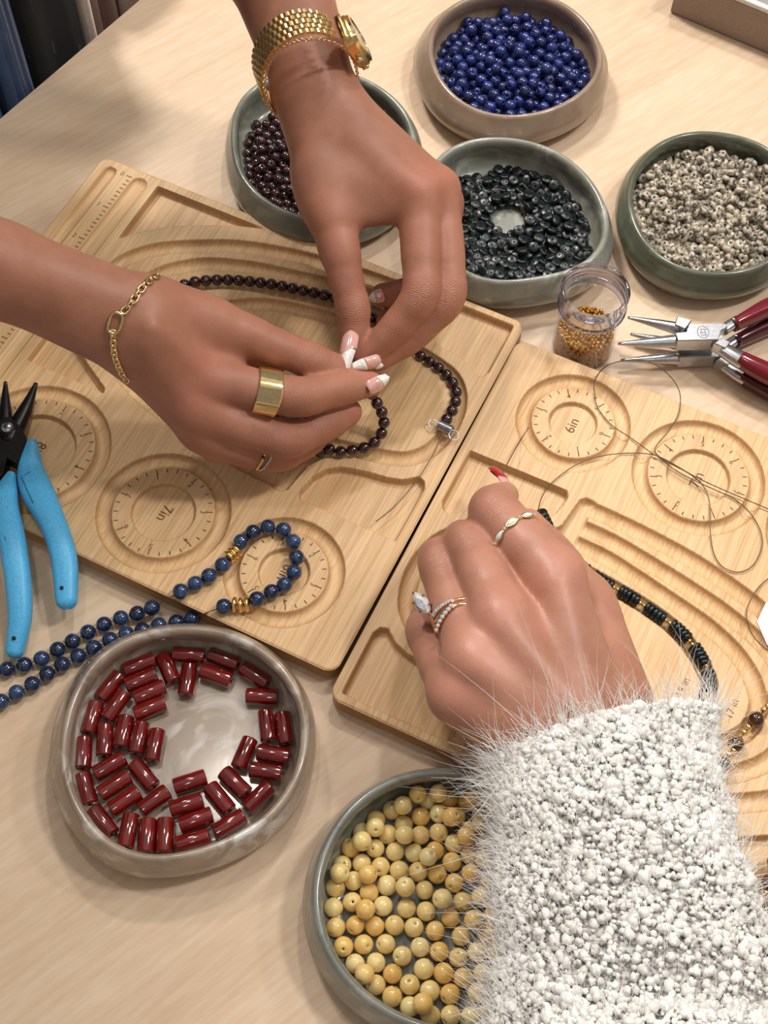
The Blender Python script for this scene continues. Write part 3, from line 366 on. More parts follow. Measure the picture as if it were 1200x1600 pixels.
def m_stone(name, base, dark, pale, amount=0.5, gloss=0.12):
    M = Mat(name)
    v = M.coords(scale=(1, 1, 1.6))
    a = M.noise(v, 16, 5, 0.55, 1.2); b = M.noise(v, 34, 4, 0.55, 2.0); c3 = M.noise(v, 9, 3, 0.5, 0.8)
    c = M.ramp(a, [(0.35, dark), (0.55, base), (0.75, tuple(min(255, x*1.08) for x in base))])
    w = M.math('MULTIPLY', M.ramp(b, [(0.48, (0, 0, 0)), (0.62, (255, 255, 255))]), M.ramp(c3, [(0.40, (0, 0, 0)), (0.54, (255, 255, 255))]))
    c = M.mix(c, pale, M.math('MULTIPLY', w, amount))
    M.color(c); M.set(Roughness=0.28); M.b.inputs['Coat Weight'].default_value = 0.6; M.b.inputs['Coat Roughness'].default_value = gloss
    M.b.inputs['Subsurface Weight'].default_value = 0.08; M.b.inputs['Subsurface Scale'].default_value = 0.004
    return M.m
def m_bead(name, stops, scale=300, rough=0.12, detail=4, sss=0.0, dist=0.6, coat=0.6, rnd=None, flecks=None, trans=0.0, squash=(1, 1, 1)):
    M = Mat(name); v = M.coords(rand=True, scale=squash)
    c = M.ramp(M.noise(v, scale, detail, 0.55, dist), stops)
    if flecks: c = M.mix(c, flecks[1], M.ramp(M.noise(v, flecks[0], 2, 0.5), [(flecks[2], (0, 0, 0)), (flecks[2]+0.06, (255, 255, 255))]))
    if rnd:
        oi = M.n('ShaderNodeObjectInfo'); c = M.mix(c, M.ramp(oi.outputs['Random'], rnd[1]), rnd[0], rnd[2] if len(rnd) > 2 else 'MIX')
    M.color(c); M.set(Roughness=rough); M.b.inputs['Coat Weight'].default_value = coat; M.b.inputs['Coat Roughness'].default_value = 0.06
    if sss: M.b.inputs['Subsurface Weight'].default_value = sss; M.b.inputs['Subsurface Scale'].default_value = 0.005; M.b.inputs['Subsurface Radius'].default_value = (1.0, 0.7, 0.4)
    if trans: M.b.inputs['Transmission Weight'].default_value = trans
    return M.m
def m_clear(name, tint=(250, 250, 252), refl=0.2):
    """thin clear plastic: see-through, with mirror reflection rising at grazing angles"""
    M = Mat(name); out = M.t.nodes['Material Output']
    tr = M.n('ShaderNodeBsdfTransparent'); tr.inputs[0].default_value = (*lin(tint), 1)
    gl = M.n('ShaderNodeBsdfGlossy'); gl.inputs['Roughness'].default_value = 0.04; gl.inputs[0].default_value = (1, 1, 1, 1)
    fr = M.n('ShaderNodeFresnel'); fr.inputs[0].default_value = 1.5
    nz = M.noise(M.coords(), 60, 2); f = M.math('MULTIPLY', fr.outputs[0], M.math('MULTIPLY_ADD', nz, 0.3, refl-0.15))
    mx = M.n('ShaderNodeMixShader'); M.l(f, mx.inputs[0]); M.l(tr.outputs[0], mx.inputs[1]); M.l(gl.outputs[0], mx.inputs[2])
    M.l(mx.outputs[0], out.inputs['Surface']); return M.m
def m_metal(name, c, rough=0.2, scratch=0.04):
    M = Mat(name); v = M.coords(rand=True); nz = M.noise(v, 700, 3)
    M.color(M.ramp(nz, [(0.3, tuple(x*0.92 for x in c)), (0.7, c)])); M.set(Metallic=1.0)
    M.l(M.math('MULTIPLY_ADD', nz, scratch, rough), M.b.inputs['Roughness']); return M.m

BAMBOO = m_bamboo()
BURNT = plain('burnt_engraving', (112, 70, 40), 0.7)
GOLD = m_metal('gold', (255, 220, 150), 0.2)
PALE_GOLD = m_metal('pale_gold', (250, 226, 170), 0.12)
ROSE_GOLD = m_metal('rose_gold', (245, 200, 160), 0.14)
BRASS = plain('brass_beads', (206, 152, 66), 0.22, 0.75)
LINK_GOLD = m_metal('brushed_gold', (250, 222, 160), 0.32)
STEEL = m_metal('steel', (200, 202, 206), 0.22)
DARK_STEEL = m_metal('blackened_steel', (62, 60, 60), 0.38)
WIRE = plain('beading_wire', (104, 84, 60), 0.35, 0.6)

# ------------------------------------------------------------------ table, floor, walls
_e1, _e2 = at(0, 183), at(215, 0)
_d = (_e2-_e1)/np.linalg.norm(_e2-_e1)
_n = np.array([_d[1], -_d[0], 0.0])
if _n@(at(600, 800)-_e1) < 0: _n = -_n
_gr = at(160, 142)-at(0, 228)
TABLE_ANG = math.atan2(_gr[1], _gr[0])
tq = [_e1-_d*700, _e1+_d*1100, _e1+_d*1100+_n*1100, _e1-_d*700+_n*1100]
tbl = thing('table', 'pale maple work table under the boards and bowls', 'table', (*((tq[0]+tq[2])/2)[:2], 0))
part('table_top', prism([q[:2] for q in tq], -30, 0, 1.5), m_table(TABLE_ANG), tbl, smooth=False)
_tc = sum(tq)/4
for q in tq:
    c = q+(_tc-q)*0.10
    part('leg', prism([(c[0]-25, c[1]-25), (c[0]+25, c[1]-25), (c[0]+25, c[1]+25), (c[0]-25, c[1]+25)], -740, -30, 2), STEEL, tbl, smooth=False)
FLOOR_M = Mat('floor_concrete'); FLOOR_M.color(FLOOR_M.ramp(FLOOR_M.noise(FLOOR_M.coords(), 3, 5), [(0.3, (60, 54, 50)), (0.7, (86, 78, 72))])); FLOOR_M.set(Roughness=0.6)
whole('floor', prism([(-3000, -2500), (3500, -2500), (3500, 4000), (-3000, 4000)], -780, -740), FLOOR_M.m, None, None, (0, 0, -740), kind='structure', smooth=False)

# ------------------------------------------------------------------ bead boards
BL, BW = 255.0, 216.0
DIALS = [(44.28, 34.84, 28.35, 12.1, 6), (110.4, 37.0, 32.1, 15.5, 7), (183.66, 39.84, 36.16, 19.3, 8)]
GW = 7.6
def mirror(P): return [(u, 283.6-v) for u, v in P]
def inward(P, off, c=(110, 142)):
    P = catmull(P, 5); T = np.gradient(P, axis=0); N = np.stack([-T[:, 1], T[:, 0]], 1); N /= np.linalg.norm(N, axis=1)[:, None]
    s = np.sign(((np.array(c)-P)*N).sum(1)); s = np.sign(np.median(s[len(s)//4:]))
    return P+N*s*off
def branch(half, off):
    a = inward(half, off); return np.concatenate([a, np.array(mirror(a))[::-1]])
T1 = [(68, 211.3), (79, 210.8), (93, 210), (115, 207.8), (133, 204.6), (157, 198), (174, 190), (193, 179), (204.4, 168.6), (210.5, 159), (213.2, 150), (214, 141.8)]
T2 = [(70, 200), (87, 199.2), (110, 195.5), (128, 192), (146, 187.8), (166, 180.5), (177.5, 173), (187, 163.5), (192, 153.5), (193.8, 141.8)]
T3 = [(69, 191), (86, 190), (103, 186.7), (125, 181.8), (142, 177.6), (157, 171.2), (168, 163), (175, 154), (177.5, 148), (178, 141.8)]
T4 = [(50, 181.5), (67, 180.2), (96, 176.8), (117, 173.2), (131, 168.4), (142, 161.5), (150, 154.5), (154.5, 148), (155.7, 141.8)]
LOOP = [(52, 176.8), (41, 174.6), (30, 172.3), (20, 168.6), (12.5, 160.5), (9, 150), (8.4, 141.8), (9, 133.6), (12.5, 123), (20, 115), (30, 111.3), (41, 109), (52, 106.8)]
TRACKS = [(branch(T1, 4.3), 4.3, 3.6), (branch(T2, 4.2), 4.2, 3.6), (branch(T3, 4.2), 4.2, 3.6), (branch(T4, 3.9), 3.9, 3.6), (catmull(LOOP, 5), 4.0, 3.6)]
JUNCTION = [(46, 180.5), (56, 186), (61, 193), (62.5, 203), (63.5, 209.5), (66, 211.8), (71, 211.6), (71, 174), (46, 173)]
S1 = [(5, 72), (4.8, 104), (6.6, 107.7), (10, 108.7), (16, 103.8), (23, 101.6), (34, 100), (41, 98.4), (46.5, 96.6), (52, 92.5), (56, 86), (58, 75.5), (56, 72)]
CORNER_A = [(217, 210.5), (217, 169.5), (209, 178.5), (196, 189.5), (181, 198), (165, 205.5), (150, 210.5)]
CORNER_B = [(217, 81.5), (217, 112), (209, 106), (198.5, 99.5), (186, 92), (172.5, 84.5), (171.5, 81.5)]
POLYS = [(JUNCTION, 3.6, 3.0), (mirror(JUNCTION), 3.6, 3.0), (S1, 4.6, 1.3), (mirror(S1), 4.6, 1.3), (CORNER_A, 4.6, 1.3), (CORNER_B, 4.6, 1.3)]
def d_polyline(X, Y, P):
    D = np.full(X.shape, 1e6)
    for a, b in zip(P[:-1], P[1:]):
        i0, i1 = min(a[0], b[0])-8, max(a[0], b[0])+8; j0, j1 = min(a[1], b[1])-8, max(a[1], b[1])+8
        m = (slice(max(0, int(i0*2)), max(0, int(i1*2)+2)), slice(max(0, int(j0*2)), max(0, int(j1*2)+2)))
        x, y = X[m]-a[0], Y[m]-a[1]; bx, by = b[0]-a[0], b[1]-a[1]
        t = np.clip((x*bx+y*by)/(bx*bx+by*by+1e-12), 0, 1)
        D[m] = np.minimum(D[m], np.hypot(x-t*bx, y-t*by))
    return D
def d_poly(X, Y, P):
    P = np.array(P, float); D = d_polyline(X, Y, np.vstack([P, P[:1]])); ins = np.zeros(X.shape, bool)
    for a, b in zip(P, np.roll(P, -1, 0)):
        c = (a[1] > Y) != (b[1] > Y)
        with np.errstate(divide='ignore', invalid='ignore'):
            ins ^= c & (X < (b[0]-a[0])*(Y-a[1])/(b[1]-a[1])+a[0])
    return np.where(ins, -D, D)
def sstep(x): x = np.clip(x, 0, 1); return x*x*(3-2*x)
def board_mesh():
    g = np.arange(0, BL+0.01, 0.5); h = np.arange(0, BW+0.01, 0.5)
    X, Y = np.meshgrid(g, h, indexing='ij'); dep = np.zeros(X.shape)
    rnd = lambda d, w, D: D*np.sqrt(np.clip(1-(d/w)**2, 0, 1))
    for u, v, R, ri, n in DIALS:
        r = np.hypot(X-u, Y-v)
        dep = np.maximum(dep, rnd(r-(R-GW/2), GW/2, 3.4))
        dep = np.maximum(dep, 2.4*sstep((ri-r)/0.7))
    for P, w, D in TRACKS:
        dep = np.maximum(dep, rnd(d_polyline(X, Y, P), w, D))
    for P, D, wall in POLYS:
        d = d_poly(X, Y, P); dep = np.maximum(dep, D*np.sqrt(np.clip(1-(1-np.clip(-d/wall, 0, 1))**2, 0, 1)))
    for u0, w, v0, v1 in ((227.0, 4.7, 9, 206.5), (245.8, 3.4, 9, 207.6)):
        dep = np.maximum(dep, rnd(d_polyline(X, Y, np.array([(u0, v0), (u0, v1)])), w, 2.6))
    # rounded corners and softened top edge
    R = 6.0
    cx, cy = np.clip(X, R, BL-R), np.clip(Y, R, BW-R); q = np.hypot(X-cx, Y-cy); k = np.where(q > R, R/np.maximum(q, 1e-9), 1)
    X2, Y2 = cx+(X-cx)*k, cy+(Y-cy)*k
    edge = np.minimum(np.minimum(X2, BL-X2), np.minimum(Y2, BW-Y2)); edge = np.where(q > 0.01, np.minimum(R-np.minimum(q, R), edge+99*(q <= 0)), edge)
    edge = np.where((X < R) & (Y < R) | (X > BL-R) & (Y < R) | (X < R) & (Y > BW-R) | (X > BL-R) & (Y > BW-R), R-np.minimum(q, R), np.minimum(np.minimum(X, BL-X), np.minimum(Y, BW-Y)))
    bev = 1.0*(1-np.sqrt(np.clip(1-np.clip(1-edge/1.0, 0, 1)**2, 0, 1)))
    Z = BT-np.maximum(dep, bev)
    V = np.stack([X2, -Y2, Z], -1).reshape(-1, 3)
    nx, ny = X.shape; I = np.arange(nx*ny).reshape(nx, ny)
    F = np.stack([I[:-1, :-1], I[:-1, 1:], I[1:, 1:], I[1:, :-1]], -1).reshape(-1, 4)
    loop = np.concatenate([I[:-1, 0], I[-1, :-1], I[:0:-1, -1], I[0, :0:-1]])
    B = V[loop]; n = len(V); m = len(loop)
    c = np.array([BL/2, -BW/2, 0])
    lo = B.copy(); lo[:, 2] = 2.0; lo2 = B-np.sign(B-c)*1.2; lo2[:, 2] = 0.0
    V = np.concatenate([V, lo, lo2]); a = np.arange(m); b = (a+1) % m
    F = np.concatenate([F, np.stack([loop[a], loop[b], n+b, n+a], 1)[:, ::-1], np.stack([n+a, n+b, n+m+b, n+m+a], 1)[:, ::-1]])
    return V, F
def text_mesh(txt, size, align='CENTER'):
    c = bpy.data.curves.new('lettering', 'FONT'); c.body = txt; c.size = size; c.align_x = align; c.align_y = 'CENTER'; c.resolution_u = 3; c.offset = 0.012
    o = bpy.data.objects.new('lettering', c); COL.objects.link(o)
    me = o.evaluated_get(bpy.context.evaluated_depsgraph_get()).to_mesh()
    V = np.array([v.co[:] for v in me.vertices]); F = [tuple(p.vertices) for p in me.polygons]
    o.evaluated_get(bpy.context.evaluated_depsgraph_get()).to_mesh_clear()
    bpy.data.objects.remove(o); bpy.data.curves.remove(c)
    return V, F
def put_text(txt, size, u, v, up, z):
    """flat lettering on the board; up = (du, dv) direction of the letters' tops"""
    V, F = text_mesh(txt, size); a = np.array([up[0], -up[1]], float); a /= np.linalg.norm(a); r = np.array([a[1], -a[0]])
    P = np.array([u, -v])+V[:, :1]*r+V[:, 1:2]*a
    return np.c_[P, np.full(len(P), z)], F
def tick(p, q, w, z):
    p, q = np.array([p[0], -p[1]], float), np.array([q[0], -q[1]], float); t = (q-p)/np.linalg.norm(q-p); s = np.array([-t[1], t[0]])*w/2
    return np.c_[np.array([p+s, q+s, q-s, p-s]), np.full(4, z)], [(3, 2, 1, 0)]
def dial_marks(u, v, R, ri, n):
    out = []; z = BT+0.04; rp = R-GW
    for k in range(n*4):
        a = 2*math.pi*k/(n*4); L = 3.2 if k % 4 == 0 else 2.0; c, s = math.cos(a), math.sin(a)
        r1 = rp-1.0
        out.append(tick((u+c*(r1-L), v+s*(r1-L)), (u+c*r1, v+s*r1), 0.55, z))
    for k in range(1, n+1):
        a = 2*math.pi*k/n; c, s = math.cos(a), math.sin(a); r = rp-5.6
        out.append(put_text(str(k), 4.0, u+c*r, v+s*r, (c, s), z))
    out.append(put_text('%din' % n, 7.4, u, v+0.5, (-1, 0), BT-2.4+0.05))
    return join(*out)
BOARD_V, BOARD_F = board_mesh()
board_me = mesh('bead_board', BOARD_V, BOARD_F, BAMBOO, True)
ruler = []
for k in range(0, 65):
    v = 209.2-k*25.0/8*0.97
    L = 3.6 if k % 8 == 0 else (2.6 if k % 4 == 0 else 2.1)
    ruler.append(tick((232.6, v), (232.6+L, v), 0.6, BT+0.04))
    if k % 8 == 0: ruler.append(put_text(str(k//8), 4.2, 238.8, v, (0, 1), BT+0.04))
labels = [put_text('17 in', 5.0, 163.2, 143.0, (-1, 0), BT+0.04), put_text('15 in', 5.0, 140.4, 143.0, (-1, 0), BT+0.04), put_text('20 in', 5.0, 184.4, 143.0, (-1, 0), BT+0.04)]
mark_sets = [('ruler_marks', join(*ruler)), ('track_lengths', join(*labels))]+[('dial_marks', dial_marks(*d)) for d in DIALS]
mark_meshes = [(n, mesh(n, v, f, BURNT, False)) for n, (v, f) in mark_sets]
def board(pose, label):
    o = bpy.data.objects.new('bead_board', board_me); COL.objects.link(o)
    o.location = (pose[0]*MM, pose[1]*MM, 0); o.rotation_euler = (0, 0, pose[2])
    tag(o, label, 'bead board', 'bamboo bead boards')
    for n, me in mark_meshes:
        c = bpy.data.objects.new(n, me); COL.objects.link(c); c.parent = o
    return o
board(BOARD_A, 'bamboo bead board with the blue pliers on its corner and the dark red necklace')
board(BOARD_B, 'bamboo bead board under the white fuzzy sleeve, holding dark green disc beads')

# ------------------------------------------------------------------ stone bowls
def bowl(key, mat, label, shift=(0, 0), bulge=6.0):
    b = BOWLS[key]; h = b['h']; T = np.linspace(-np.pi, np.pi, NTH, endpoint=False)
    prof = [(-18, 0.0), (-7, 0.0), (-3, 1.0), (bulge*0.45, 4.0), (bulge*0.9, 8.5), (bulge, 12.5), (bulge*0.8, 17.0), (bulge*0.45, h-5.0), (1.9, h-1.5), (1.0, h-0.35), (0, h), (-1.0, h-0.35), (-1.9, h-1.5), (-2.4, h-4), (-1.2, h-10), (-1.0, 13), (-3, 8.5), (-6, 6.0), (-10, BFLOOR), (-18, BFLOOR)]
    V = []
    for off, z in prof:
        r = b['R']+off; k = max(0.0, 1-abs(z-12)/14) if off > 2 else 0
        V.append(np.stack([b['c'][0]+r*np.cos(T)+shift[0]*k, b['c'][1]+r*np.sin(T)+shift[1]*k, np.full(NTH, z)], 1))
    n = len(prof); F = [(i*NTH+k, i*NTH+(k+1) % NTH, (i+1)*NTH+(k+1) % NTH, (i+1)*NTH+k) for i in range(n-1) for k in range(NTH)]
    V = np.concatenate(V+[[[*b['c'], 0]], [[*b['c'], BFLOOR]]])
    m = n*NTH
    F += [(m, (k+1) % NTH, k) for k in range(NTH)]+[(m+1, (n-1)*NTH+k, (n-1)*NTH+(k+1) % NTH) for k in range(NTH)]
    o = whole(key+'_bowl', (V, F), mat, label, 'bowl', (*b['c'], 0), 'polished stone bowls of beads')
    o.name = 'stone_bowl'; return o
TAUPE = m_stone('taupe_marble', (160, 143, 125), (130, 112, 95), (222, 217, 210), 0.95)
TAUPE2 = m_stone('brown_marble', (150, 128, 108), (134, 112, 92), (170, 150, 132), 0.35)
SAGE = m_stone('sage_marble', (128, 130, 116), (106, 108, 96), (170, 172, 160), 0.6)
SAGE2 = m_stone('grey_green_marble', (140, 142, 130), (116, 118, 106), (205, 206, 198), 0.7)
OLIVE = m_stone('olive_marble', (94, 98, 80), (78, 82, 66), (134, 138, 124), 0.5)
SLATE = m_stone('slate_marble', (126, 128, 118), (104, 108, 102), (176, 178, 170), 0.6)
bowl('red', TAUPE, 'taupe marbled stone bowl of red tube beads', (-2.5, 2.0), 6.5)
bowl('yellow', SLATE, 'grey marbled stone bowl of round yellow beads beside the fuzzy sleeve')
bowl('blue', TAUPE2, 'brown stone bowl heaped with round blue beads', (-1.5, 0), 8.0)
bowl('garnet', SAGE, 'grey green stone bowl of dark garnet beads under the wristwatch')
bowl('disc', SAGE2, 'pale grey green stone bowl of dark green disc beads')
bowl('speckled', OLIVE, 'olive green stone bowl of black and cream speckled beads')

# ------------------------------------------------------------------ loose beads: one mesh of each kind, copied as single objects
rng = np.random.default_rng(11)
def bead_mesh(name, r, half, hole, mat, seg=20, rings=7, power=2.0):
    a = np.linspace(-np.pi/2, np.pi/2, rings)
    x = np.abs(np.cos(a))**(2/power); z = np.sign(np.sin(a))*np.abs(np.sin(a))**(2/power)*half
    prof = np.stack([hole+(r-hole)*x, z], 1)
    prof = np.concatenate([[[hole, -half*0.55]], prof, [[hole, half*0.55]]])
    V, F = lathe(prof, seg, closed=True); return mesh(name, V, F, mat, True)
def sharpen(me, ang):
    import bmesh
    bm = bmesh.new(); bm.from_mesh(me)
    for e in bm.edges:
        if len(e.link_faces) == 2 and e.calc_face_angle(0) > math.radians(ang): e.smooth = False
    bm.to_mesh(me); bm.free()
def scatter(name, me, pts, label, cat, group, orient_fn, limit=300, size=0.0, stuff_mat=None):
    """first `limit` points become single beads, what lies under them one mass"""
    rest = []
    for i, p in enumerate(pts):
        d, roll = orient_fn(i, p)
        if i < limit:
            o = bpy.data.objects.new(name, me); COL.objects.link(o)
            o.location = [c*MM for c in p]; o.rotation_mode = 'QUATERNION'; o.rotation_quaternion = orient(None, d, roll)
            k = 1+rng.normal(0, size); o.scale = (k, k, k)
            tag(o, label[i] if isinstance(label, list) else label, cat, group)
        else: rest.append((p, d, roll))
    if rest:
        base = np.array([v.co[:] for v in me.vertices])/MM; FF = [tuple(p.vertices) for p in me.polygons]; VV, F2, n = [], [], 0
        for p, d, roll in rest:
            R = np.array(orient(None, d, roll).to_matrix()); VV.append(base@R.T+p); F2 += [tuple(i+n for i in f) for f in FF]; n += len(base)
        V = np.concatenate(VV); c = V.mean(0)
        whole(name+'_layer', (V, F2), me.materials[0], label.replace('one of the ', 'lower layer of ').replace('one ', 'lower layer of '), cat, c, None, kind='stuff')
def any_dir(i, p):
    d = rng.normal(0, 1, 3); d[2] = abs(d[2])+0.15; return d, rng.uniform(0, 6.28)
def flat_dir(tilt):
    def f(i, p):
        d = np.array([rng.normal(0, tilt), rng.normal(0, tilt), 1.0]); return d, rng.uniform(0, 6.28)
    return f
def baked(key, c=None):
    P = BAKED[key].copy(); P[:, :2] += BOWLS[key]['c'] if c is None else c
    return P

LAPIS = m_bead('lapis', [(0.30, (12, 16, 46)), (0.5, (22, 34, 92)), (0.68, (36, 56, 128)), (0.85, (78, 92, 134))], 260, flecks=(900, (190, 160, 110), 0.70), rnd=(0.35, [(0, (12, 16, 44)), (0.5, (26, 40, 104)), (0.85, (38, 60, 136)), (1, (62, 66, 80))]))
GARNET = m_bead('garnet', [(0.3, (30, 14, 16)), (0.7, (58, 26, 28))], 200, 0.08, coat=1.0, rnd=(0.3, [(0, (22, 10, 14)), (1, (70, 34, 34))]))
JADE = m_bead('dark_green_stone', [(0.3, (10, 16, 17)), (0.6, (18, 27, 28)), (0.8, (34, 48, 46))], 240, 0.3, coat=0.0, rnd=(0.35, [(0, (8, 13, 14)), (0.85, (20, 29, 30)), (1, (20, 54, 52))]))
DALMATIAN = m_bead('speckled_stone', [(0.445, (30, 27, 27)), (0.475, (184, 172, 152)), (0.62, (206, 194, 172)), (0.9, (180, 166, 146))], 480, 0.25, dist=0.2, rnd=(0.25, [(0, (110, 100, 88)), (1, (214, 202, 184))]))
YELLOW = m_bead('yellow_quartz', [(0.3, (224, 184, 108)), (0.55, (240, 208, 142)), (0.8, (248, 230, 184))], 150, 0.12, sss=0.8, rnd=(0.5, [(0, (222, 172, 88)), (0.25, (234, 190, 108)), (0.5, (228, 206, 150)), (0.75, (240, 214, 150)), (1, (250, 236, 190))]))
CARNELIAN = m_bead('carnelian', [(0.3, (84, 5, 4)), (0.6, (118, 14, 8)), (0.85, (146, 30, 12))], 110, 0.1, sss=0.25, coat=1.0, rnd=(0.25, [(0, (80, 6, 5)), (1, (140, 24, 10))]))
TIGER = m_bead('tiger_eye', [(0.3, (30, 16, 10)), (0.5, (66, 36, 16)), (0.62, (120, 74, 30)), (0.8, (48, 24, 12))], 60, 0.1, coat=1.0, dist=0.4, squash=(1, 1, 4))

lapis_small = bead_mesh('lapis_bead', 3.35, 3.22, 0.5, LAPIS)
scatter('blue_bead', lapis_small, baked('blue'), 'one of the loose blue beads heaped in the brown bowl', 'bead', 'blue beads in the brown bowl', any_dir, size=0.03)
garnet_small = bead_mesh('garnet_bead', 2.8, 2.7, 0.45, GARNET)
scatter('garnet_bead', garnet_small, baked('garnet'), 'one of the loose dark garnet beads in the bowl under the wrist', 'bead', 'garnet beads in the grey green bowl', any_dir, size=0.03)
def disc_mesh(name, r, h, hole, mat, seg=22):
    prof = [(hole, -h+0.15), (hole+0.15, -h), (r-0.75, -h), (r-0.25, -h+0.25), (r, -h*0.35), (r, h*0.35), (r-0.25, h-0.25), (r-0.75, h), (hole+0.15, h), (hole, h-0.15)]
    me = mesh(name, *lathe(prof, seg, closed=True), mat, True); return me
jade_disc = disc_mesh('disc_bead', 3.1, 1.15, 0.42, JADE)
sharpen(jade_disc, 38)
scatter('disc_bead', jade_disc, baked('disc'), 'one of the loose dark green disc beads in the pale bowl', 'bead', 'green disc beads in the pale bowl', flat_dir(0.32), size=0.03)
speck = bead_mesh('speckled_bead', 2.75, 1.75, 0.55, DALMATIAN, 16, 7, 2.2)
_sp = baked('speckled'); _sp = _sp[_sp[:, 2] < 21.5]
_vis = _sp[:, 0] < at(1212, 330, 18)[0]
_sp = np.concatenate([_sp[_vis], _sp[~_vis]])
scatter('speckled_bead', speck, _sp, 'one of the cream and black speckled beads in the olive bowl', 'bead', 'speckled beads in the olive bowl', flat_dir(0.8), size=0.04)

def settle(P, R, its, b):
    P = P.copy()
    for _ in range(its):
        d = P[:, None]-P[None]; L = np.sqrt((d**2).sum(-1))+1e-6; np.fill_diagonal(L, 1e3)
        ov = np.clip(2*R-L, 0, None); P += (d/L[..., None]*ov[..., None]).sum(1)*0.35
        x, y = P[:, 0]-b['c'][0], P[:, 1]-b['c'][1]; q = np.hypot(x, y)
        lim = rad(b, np.arctan2(y, x))+np.interp(P[:, 2], [5, 8, 14, 27], [-9, -3, -1, -3])-R
        k = np.minimum(1, lim/np.maximum(q, 1e-6)); P[:, 0] = b['c'][0]+x*k; P[:, 1] = b['c'][1]+y*k
        P[:, 2] = np.maximum(P[:, 2], BFLOOR+R)
    return P
YB = [(607,275,1),(706,272,1),(750,268,0),(823,270,0),(868,297,1),(945,295,1),(537,325,1),(655,295,0),(485,350,0),(630,363,0),(715,350,0),(810,345,0),(773,378,1),(895,360,0),(418,385,0),(553,400,0),(903,410,1),(408,425,1),(472,455,0),(630,457,0),(713,432,0),(823,420,0),(547,463,1),(343,493,1),(340,445,0),(835,468,1),(775,495,0),(970,455,0),(412,525,0),(290,530,0),(695,515,0),(910,490,0),(502,540,0),(592,543,0),(660,563,1),(850,545,0),(765,585,0),(925,580,1),(350,590,0),(433,612,0),(247,600,0),(243,640,1),(517,627,0),(605,635,0),(697,645,0),(375,648,1),(855,637,0),(305,678,0),(780,683,0),(940,670,0),(218,705,0),(458,700,0),(550,707,1),(640,722,0),(377,735,0),(905,757,0),(723,762,1),(817,777,0),(208,800,0),(295,777,0),(363,812,1),(445,797,0),(555,808,0),(647,822,0),(960,845,0),(762,853,0),(870,862,1),(222,897,0),(313,887,0),(407,892,0),(500,887,0),(590,898,0),(690,913,0),(812,938,0),(935,935,0),(260,987,0),(355,977,0),(458,975,0),(622,992,0),(537,1030,0),(712,1012,0),(797,1037,0),(885,1017,0),(980,1030,0),(315,1067,0),(412,1062,0),(360,1117,1),(637,1092,0),(490,1115,0),(730,1112,0),(825,1137,0),(917,1113,0),(410,1165,0),(570,1165,0),(665,1195,0),(490,1222,0),(760,1210,0),(890,1212,0),(570,1267,0),(637,1260,1),(675,1305,0),(765,1310,0),(860,1310,0),(950,1280,0),(1010,560,0),(1030,660,0),(1035,760,0),(1040,950,0),(1000,1120,0),(985,1210,0)]
_yp = np.array([at(450+x/3, 1150+y/3, 9.2 if l == 0 else 14.8) for x, y, l in YB])
_yp = settle(_yp, 4.0, 40, BOWLS['yellow'])
yellow_me = bead_mesh('yellow_bead', 4.05, 3.95, 0.5, YELLOW, 24, 9)
_ord = ['first', 'second', 'third', 'fourth', 'fifth', 'sixth', 'seventh', 'eighth', 'ninth', 'tenth', 'eleventh', 'twelfth', 'thirteenth', 'fourteenth', 'fifteenth', 'sixteenth', 'seventeenth', 'eighteenth', 'nineteenth', 'twentieth']
_yq = proj(_yp); _row = np.floor((_yq[:, 1]-_yq[:, 1].min())/25.0).astype(int); _ylab = ['']*len(_yp)
for _r in range(_row.max()+1):
    _ids = sorted(np.where(_row == _r)[0], key=lambda i: _yq[i, 0])
    for _k, _i in enumerate(_ids): _ylab[_i] = 'round yellow bead in the grey bowl, %s row from the top, %s from the left' % (_ord[_r], _ord[_k])
scatter('yellow_bead', yellow_me, _yp, _ylab, 'bead', 'yellow beads in the grey bowl', any_dir, size=0.02)

TB = [(330,205,440,160),(473,145,513,240),(525,152,645,160),(595,188,578,302),(650,165,768,210),(632,232,750,275),(770,215,872,280),(803,330,922,332),(875,383,888,502),(940,393,955,513),(845,540,968,560),(815,605,938,622),(822,485,770,605),(348,272,460,225),(368,325,490,275),(376,388,500,340),(318,235,238,332),(346,312,272,418),(232,350,200,462),(266,435,262,560),(348,405,325,525),(412,425,385,550),(472,455,450,577),(195,475,190,600),(233,622,345,558),(258,697,365,628),(293,762,405,688),(375,578,458,678),(400,762,515,678),(190,612,222,732),(222,742,302,848),(374,772,348,898),(440,795,430,915),(506,795,500,910),(530,672,655,632),(513,757,645,718),(552,817,678,773),(540,888,670,850),(662,663,747,768),(713,608,812,706),(793,762,890,668),(678,843,790,775)]
_a = np.linspace(0, np.pi/2, 4)
_tp = [(0.7, -5.5), (0.7, -7.1)]+[(3.0+0.7*math.sin(t), -6.5-0.7*math.cos(t)) for t in _a]+[(3.0+0.7*math.cos(t), 6.5+0.7*math.sin(t)) for t in _a]+[(0.7, 7.1), (0.7, 5.5)]
tube_me = mesh('tube_bead', *lathe(_tp, 24, closed=True), CARNELIAN, True)
_tb = []
for x0, y0, x1, y1 in TB:
    p, q = at(50+x0/2.4, 950+y0/2.4, 9.0), at(50+x1/2.4, 950+y1/2.4, 9.0); _tb.append(((p+q)/2, q-p))
_tc_ = np.array([c for c, d in _tb]); _td = np.array([d/np.linalg.norm(d) for c, d in _tb])
_off = np.array([-4.6, 0, 4.6])
